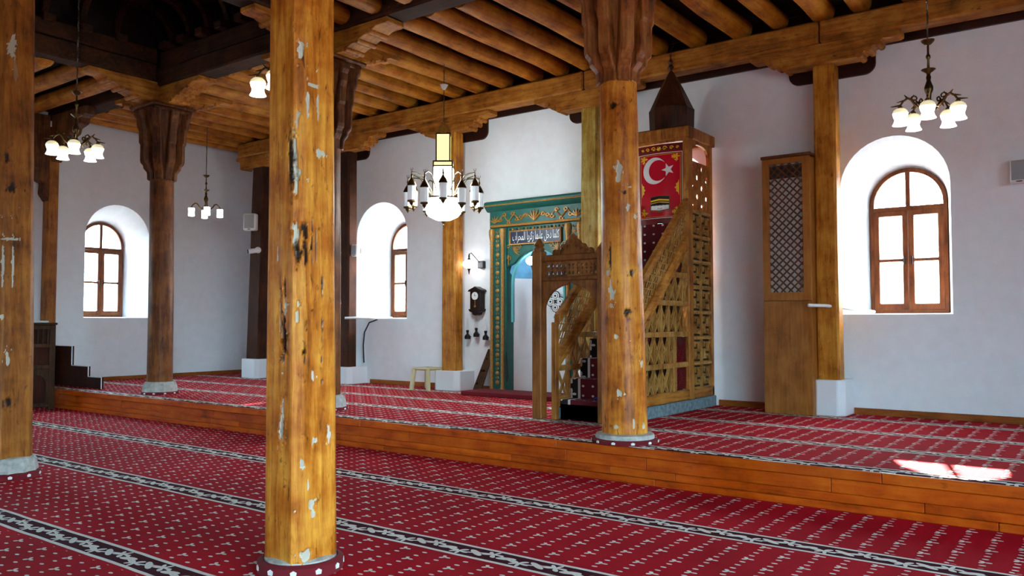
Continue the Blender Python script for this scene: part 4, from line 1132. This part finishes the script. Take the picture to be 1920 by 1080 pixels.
def globe_lamp(c, wall, label, box=None):
    t = thing('wall_lamp', c, label, 'lamp')
    MB().sphere(c, .115, 16, 10, .68).build('globe', M['wallglass'], t, smooth=True)
    x, y, z = c
    MB().lathe(c, [(.05, .055), (.03, .08), (.012, .12), (.018, .14), (.004, .19)], 10).lathe(c, [(.004, -.18), (.014, -.13), (.02, -.1), (.05, -.055)], 10).build('cap', M['iron'], t, smooth=True)
    pts = [(x, y, z + .17), (x + .03, y + .02, z + .2), (x + .06, y + .06, z + .15), wall]
    MB().tube(pts, .008, 6).build('arm', M['iron'], t, smooth=True)
    if box: MB().box(*box).build('wall_plate', M['black'], t, bevel=.01)
globe_lamp((-9.14, 11.1, 2.57), (-8.98, 11.24, 2.57), 'white oval globe wall lamp on a black bracket above the wall clock', (-9.05, -8.92, 11.22, 11.3, 2.5, 2.63))
globe_lamp((-7.86, 11.22, 2.58), (-7.70, 11.66, 2.62), 'white globe lamp hanging inside the vault of the green prayer niche', (-7.74, -7.66, 11.63, 11.71, 2.58, 2.68))

# ------------------------------------------------------------------ clock, oil lamps, ornament on the wall
ck = thing('wall_clock', (-9.05, 11.3, 1.9), 'dark wooden pendulum clock on the white wall left of the green niche', 'clock')
MB().box(-9.17, -8.93, 11.16, 11.29, 1.76, 2.10).build('case', M['clockwood'], ck, bevel=.008)
MB().prism([(-9.21, 2.09), (-8.89, 2.09), (-8.91, 2.12), (-9.0, 2.155), (-9.05, 2.18), (-9.1, 2.155), (-9.19, 2.12)], FXZ(11.14), 0, .16).build('pediment', M['clockwood'], ck, bevel=.006)
MB().prism([(-9.20, 1.78), (-8.90, 1.78), (-8.92, 1.74), (-8.98, 1.72), (-9.0, 1.68), (-9.05, 1.665), (-9.1, 1.68), (-9.12, 1.72), (-9.18, 1.74)], FXZ(11.15), 0, .14).build('base', M['clockwood'], ck, bevel=.006)
dl = MB(); dl.lathe((0, 0, 0), [(.068, 0), (.07, .012), (.062, .016), (.001, .014)], 20); dl.v = [(-9.05 + a, 11.16 - c, 2.01 + b) for a, b, c in dl.v]
dl = dl.build('dial', M['letter'], ck)
MB().bar((-9.05, 11.142, 2.01), (-9.05, 11.142, 2.055), .006, .003, (0, 1, 0)).bar((-9.05, 11.142, 2.01), (-9.018, 11.142, 2.02), .008, .003, (0, 1, 0)).build('hands', M['black'], dl)
pd_ = MB().bar((-9.05, 11.155, 1.93), (-9.05, 11.155, 1.83), .012, .004, (0, 1, 0)).tube([(-9.05, 11.15, 1.83), (-9.05, 11.158, 1.83)], .022, 12).build('pendulum', M['gold'], ck)
for i, (x, z, lab) in enumerate(((-9.27, 1.32, 'leftmost of the three small oil lamps with glass chimneys under the clock'), (-9.07, 1.36, 'middle one of the three small oil lamps, hung slightly higher under the clock'), (-8.86, 1.31, 'rightmost of the three small oil lamps, next to the green niche'))):
    t = thing('oil_lamp', (x, 11.22, z), lab, 'lamp', 'oil lamps under the clock')
    MB().lathe((x, 11.22, z - .07), [(.05, 0), (.055, .02), (.05, .06), (.03, .08), (.018, .1), (.026, .13), (.03, .15), (.02, .16)], 12).build('font', M['iron'], t, smooth=True)
    MB().bar((x, 11.22, z - .03), (x, 11.3, z - .03), .03, .02).build('bracket', M['iron'], t)
    MB().lathe((x, 11.22, z + .08), [(.02, 0), (.034, .05), (.03, .1), (.016, .15), (.014, .22)], 12, cap=False).build('chimney', M['glass'], t, smooth=True)
t = thing('wall_ornament', (-7.68, 11.68, 1.9), 'black and white four-lobed ornament with a pendant drop in the prayer niche', 'ornament')
def disc(u, v, r_, mat, y0, nm): 
    m = MB(); m.prism(circ(u, v, r_, 20), FXZ(y0), 0, .012); m.build(nm, mat, t)
for (du, dv) in ((0, .1), (0, -.1), (-.1, 0), (.1, 0)):
    for (r_, mt, yy) in ((.085, 'black', 11.655), (.07, 'letter', 11.65), (.05, 'iron', 11.645), (.042, 'letter', 11.64), (.018, 'black', 11.635)): disc(-7.68 + du, 1.9 + dv, r_, M[mt], yy, 'tile' if r_ == .085 else 'ring')
MB().prism([(-7.68, 1.72), (-7.655, 1.66), (-7.64, 1.63), (-7.68, 1.58), (-7.72, 1.63), (-7.705, 1.66)], FXZ(11.65), 0, .012).build('pendant', M['black'], t)

# ------------------------------------------------------------------ lattice cabinet
cb = thing('cabinet', (-3.43, 10.95, P), 'tall narrow brown cabinet with a diamond lattice upper door', 'cabinet')
x0, x1, y0, y1 = -3.755, -3.125, 10.7, 11.18
m = MB().box(x0, x0 + .02, y0 + .02, y1, P, 3.72).box(x1 - .02, x1, y0 + .02, y1, P, 3.72).box(x0, x1, y0 + .02, y1, 3.70, 3.72).box(x0, x1, y1 - .02, y1, P, 3.7).box(x0 + .02, x1 - .02, y0 + .03, y1, 1.80, 1.83)
m.build('body', M['cabinet'], cb)
MB().box(x0 - .012, x1 + .012, y0 - .01, y1, 3.715, 3.755).build('top_board', M['frame'], cb, bevel=.006)
MB().box(x0 + .003, x1 - .003, y0, y0 + .02, P + .005, 1.825).build('door', M['cabinet'], cb, bevel=.004)
ud = MB().plate([(x0 + .003, 1.832), (x1 - .003, 1.832), (x1 - .003, 3.71), (x0 + .003, 3.71)], [[(x0 + .10, 1.94), (x1 - .10, 1.94), (x1 - .10, 3.64), (x0 + .10, 3.64)]], FXZ(y0), 0, .022).build('door', M['cabinet'], cb, bevel=.003)
m = MB(); A0, A1, B0, B1 = x0 + .10, x1 - .10, 1.94, 3.64
stp = .098; L = A1 - A0
k = -8
c = B0 - L
while c < B1:
    for s in (1, -1):
        # line z = c + (x-A0) or mirrored
        pa = max(0, B0 - c); pb = min(L, B1 - c)
        if pb > pa:
            xa_, xb_ = (A0 + pa, A0 + pb) if s > 0 else (A1 - pa, A1 - pb)
            m.bar((xa_, y0 + .012 + .006*s, c + pa), (xb_, y0 + .012 + .006*s, c + pb), .02, .007, (0, 1, 0))
    c += stp
tag(m.build('lattice', M['lattice'], ud), None, kind='stuff')
MB().box(x0 + .022, x1 - .022, y0 + .08, y0 + .09, 1.84, 3.69).build('back_panel', M['white'], cb)
MB().box(A0 - .02, A1 + .02, y0 + .03, y0 + .07, 3.45, 3.62).build('equipment', M['black'], cb, bevel=.01)

# ------------------------------------------------------------------ stool, leaning board, boxes on the walls
sl = thing('stool', (-9.86, 10.82, P), 'beige plastic stool beside the white plinth of the wall post', 'stool')
sx, sy, sz = -9.86, 10.82, P + .40; hw = .2
MB().box(sx - hw, sx + hw, sy - hw, sy + hw, sz - .05, sz).build('seat', M['ivory'], sl, bevel=.022)
MB().lathe((sx, sy, sz), [(.03, -.002), (.03, .002)], 12).build('hand_hole', M['iron'], sl)
for (a, b) in ((-1, -1), (1, -1), (1, 1), (-1, 1)):
    p_ = Vector((sx + a*(hw - .035), sy + b*(hw - .035), sz - .03)); q_ = Vector((sx + a*(hw + .0), sy + b*(hw + .0), P))
    MB().bar(p_, q_, .075, .06, (0, 1, 0)).build('leg', M['ivory'], sl, bevel=.012)
m = MB(); lean = thing('board', (-8.83, 11.12, P), 'dark carved board leaning on the wall beside the green niche', 'board')
m.add([(-8.96, 10.96, P), (-8.74, 10.93, P), (-8.70, 11.24, 1.08), (-8.84, 11.26, 1.08), (-8.96, 10.99, P), (-8.74, 10.96, P), (-8.70, 11.27, 1.08), (-8.84, 11.29, 1.08)], [(0,1,2,3),(7,6,5,4),(0,4,5,1),(1,5,6,2),(2,6,7,3),(3,7,4,0)]).build('plank', M['darkwood'], lean, bevel=.005)
for (u, v) in ((.25, .2), (.3, .5), (.6, .5), (.45, .78)):
    b_ = Vector((-8.96, 10.95, P)).lerp(Vector((-8.84, 11.25, 1.08)), v); c_ = Vector((-8.74, 10.92, P)).lerp(Vector((-8.70, 11.23, 1.08)), v); p_ = b_.lerp(c_, u)
    MB().sphere(tuple(p_), .026, 8, 6).build('carved_knob', M['clockwood'], lean, smooth=True)
def speaker(c, w, h, d, ang, label, sway=0):
    t = thing('loudspeaker', c, label, 'loudspeaker')
    R_ = Matrix.Translation(Vector(c)) @ Matrix.Rotation(ang, 4, 'Z')
    m = MB(); m.M = R_; m.box(-w/2, w/2, -d/2, d/2, -h/2, h/2).build('box', M['white'], t, bevel=.02)
    m = MB(); m.M = R_; m.box(-w*.42, w*.42, -d/2 - .006, -d/2 + .002, -h*.38, h*.44).build('grille', M['grille'], t, bevel=.004)
    m = MB(); m.M = R_; m.tube([(0, -d/2 - .008, -h*.1), (0, -d/2 - .004, -h*.1)], w*.33, 20).build('cone', M['grille'], t)
    m = MB(); m.M = R_; m.box(-.03, .03, -d/2 - .008, -d/2 + .002, -h*.46, -h*.42).build('badge', M['black'], t)
    m = MB(); m.M = R_; m.box(-.03, .03, d/2, d/2 + .07, -.05, .05).build('bracket', M['iron'], t)
speaker((-14.93, 10.74, 3.70), .27, .36, .16, .5, 'white loudspeaker mounted high on the dark corner post')
speaker((-11.93, 11.0, 2.95), .15, .23, .12, .1, 'small white loudspeaker on the dark post left of the middle window')
speaker((-.86, 11.2, 3.32), .19, .28, .12, .0, 'grey white loudspeaker on the wall right of the right window')
cmr = thing('security_camera', (-14.86, 10.78, 3.08), 'small white security camera below the loudspeaker on the corner post', 'camera')
MB().sphere((-14.80, 10.84, 3.10), .07, 12, 8).build('mount', M['white'], cmr, smooth=True)
MB().tube([(-14.80, 10.82, 3.09), (-14.89, 10.66, 3.06)], [.05, .055], 14).build('barrel', M['white'], cmr, smooth=True)
MB().tube([(-14.885, 10.668, 3.062), (-14.90, 10.645, 3.057)], .046, 14).build('lens', M['black'], cmr)
pp = MB().tube([(-3.16, 10.66, 1.765), (-2.98, 10.80, 1.76), (-2.86, 11.1, 1.74), (-2.66, 11.6, 1.70), (-2.62, 11.8, 1.69)], .022, 8).build('pipe', M['white'], origin=(-2.9, 11.0, 1.74), smooth=True)
tag(pp, 'white plastic pipe running from the wall post to the right window', 'pipe')
pp = MB().tube([(-12.05, 10.84, 1.63), (-11.9, 11.0, 1.635), (-11.62, 11.7, 1.635)], .022, 8).build('pipe', M['white'], origin=(-11.9, 11.0, 1.63), smooth=True)
tag(pp, 'white plastic pipe on the sill of the middle window', 'pipe')
cbm = MB().tube([(-11.95, 11.26, .75), (-11.96, 11.25, 1.1), (-11.93, 11.25, 1.35), (-11.8, 11.25, 1.54), (-11.6, 11.27, 1.60)], .014, 6).build('cable', M['cable'], origin=(-11.9, 11.25, 1.2), smooth=True)
tag(cbm, 'black cable curving up the wall below the middle window', 'cable')
cbm = MB().tube([(-8.26, 11.02, 1.05), (-8.22, 11.0, .8), (-8.21, 11.0, .62), (-8.24, 11.01, .55), (-8.27, 11.02, .62), (-8.27, 11.02, 1.0)], .008, 6).build('cable', M['cable'], origin=(-8.25, 11.0, .8), smooth=True)
tag(cbm, 'black cable loop hanging on the left side of the green niche', 'cable')
m = MB()
for k in range(4): m.sphere((-9.04 + .07*k, 11.12 - .02*(k % 2), P + .02), .045, 8, 6, .5)
tag(m.build('cloth', M['cloth'], origin=(-8.95, 11.1, P), smooth=True), 'crumpled white cloth on the floor at the foot of the leaning board', 'cloth')

# ------------------------------------------------------------------ preacher's seat and stair at the far left
ks = thing('preachers_chair', (-15.75, 6.6, 0), 'dark carved wooden lectern seat behind the left column', 'chair')
kx0, kx1, ky0, ky1 = -16.25, -15.26, 6.30, 6.92
for x in (kx0, kx1 - .11):
    for y in (ky0, ky1 - .1): MB().box(x, x + .11, y, y + .1, 0, 1.5).build('post', M['darkwood'], ks, bevel=.01)
MB().box(kx0 - .02, kx1 + .02, ky0 - .03, ky1 + .02, 1.5, 1.54).build('top', M['darkwood'], ks, bevel=.01)
for z in (.05, .72, 1.10): MB().box(kx0 + .11, kx1 - .11, ky0 + .01, ky0 + .06, z, z + .07).build('cross_rail', M['darkwood'], ks, bevel=.006)
for k in range(9):
    x = kx0 + .15 + k*.082; MB().box(x, x + .04, ky0 + .02, ky0 + .045, 1.17, 1.5).build('slat', M['darkwood'], ks)
MB().box(kx0 + .11, kx1 - .11, ky0 + .04, ky0 + .055, .79, 1.10).build('panel', M['stairwood'], ks)
pts = [(kx0 + .11, .12), (kx0 + .25, .12)] + [(kx0 + .495 + .25*math.cos(PI*(1 - i/12)), .4 + .2*math.sin(PI*i/12)) for i in range(13)] + [(kx1 - .25, .12), (kx1 - .11, .12), (kx1 - .11, .72), (kx0 + .11, .72)]
MB().prism(pts, FXZ(ky0 + .02), 0, .03).build('arch_panel', M['darkwood'], ks)
MB().box(kx1 - .07, kx1 - .05, ky0 + .1, ky1 - .1, .1, 1.5).build('side_panel', M['stairwood'], ks)
for z in (.05, .72, 1.10, 1.42): MB().box(kx1 - .05, kx1 - .005, ky0 + .1, ky1 - .1, z, z + .07).build('cross_rail', M['darkwood'], ks, bevel=.006)
for k in range(5): MB().box(kx1 - .05, kx1 - .015, ky0 + .14 + k*.085, ky0 + .17 + k*.085, 1.17, 1.42).build('slat', M['darkwood'], ks)
ym = (ky0 + ky1)/2
pts = [(ky0 + .1, .12), (ym - .17, .12)] + [(ym - .17*math.cos(PI*i/12), .42 + .2*math.sin(PI*i/12)) for i in range(13)] + [(ym + .17, .12), (ky1 - .1, .12), (ky1 - .1, .72), (ky0 + .1, .72)]
MB().prism(pts, FYZ(kx1 - .05), 0, .03).build('arch_panel', M['darkwood'], ks)
tag(MB().box(-16.0, -15.38, 6.45, 6.85, 1.54, 1.575).build('book', M['white'], origin=(-15.7, 6.65, 1.54), bevel=.006), 'white book lying on top of the dark lectern seat', 'book')
sr = thing('stepped_panel', (-15.6, 7.7, P), 'dark red brown stepped panel with white edging by the far left wall', 'panel')
prof = [(XL + .02, P), (-14.66, P), (-14.66, .555), (-15.14, .555), (-15.14, .74), (-15.77, .74), (-15.77, 1.10), (XL + .02, 1.10)]
MB().prism(prof, FXZ(7.45), 0, .035).build('board', M['stairwood'], sr)
for a, b in zip(prof[1:], prof[2:]):
    MB().bar((a[0], 7.445, a[1]), (b[0], 7.445, b[1]), .014, .014, (0, 1, 0)).build('edging', M['white'], sr)
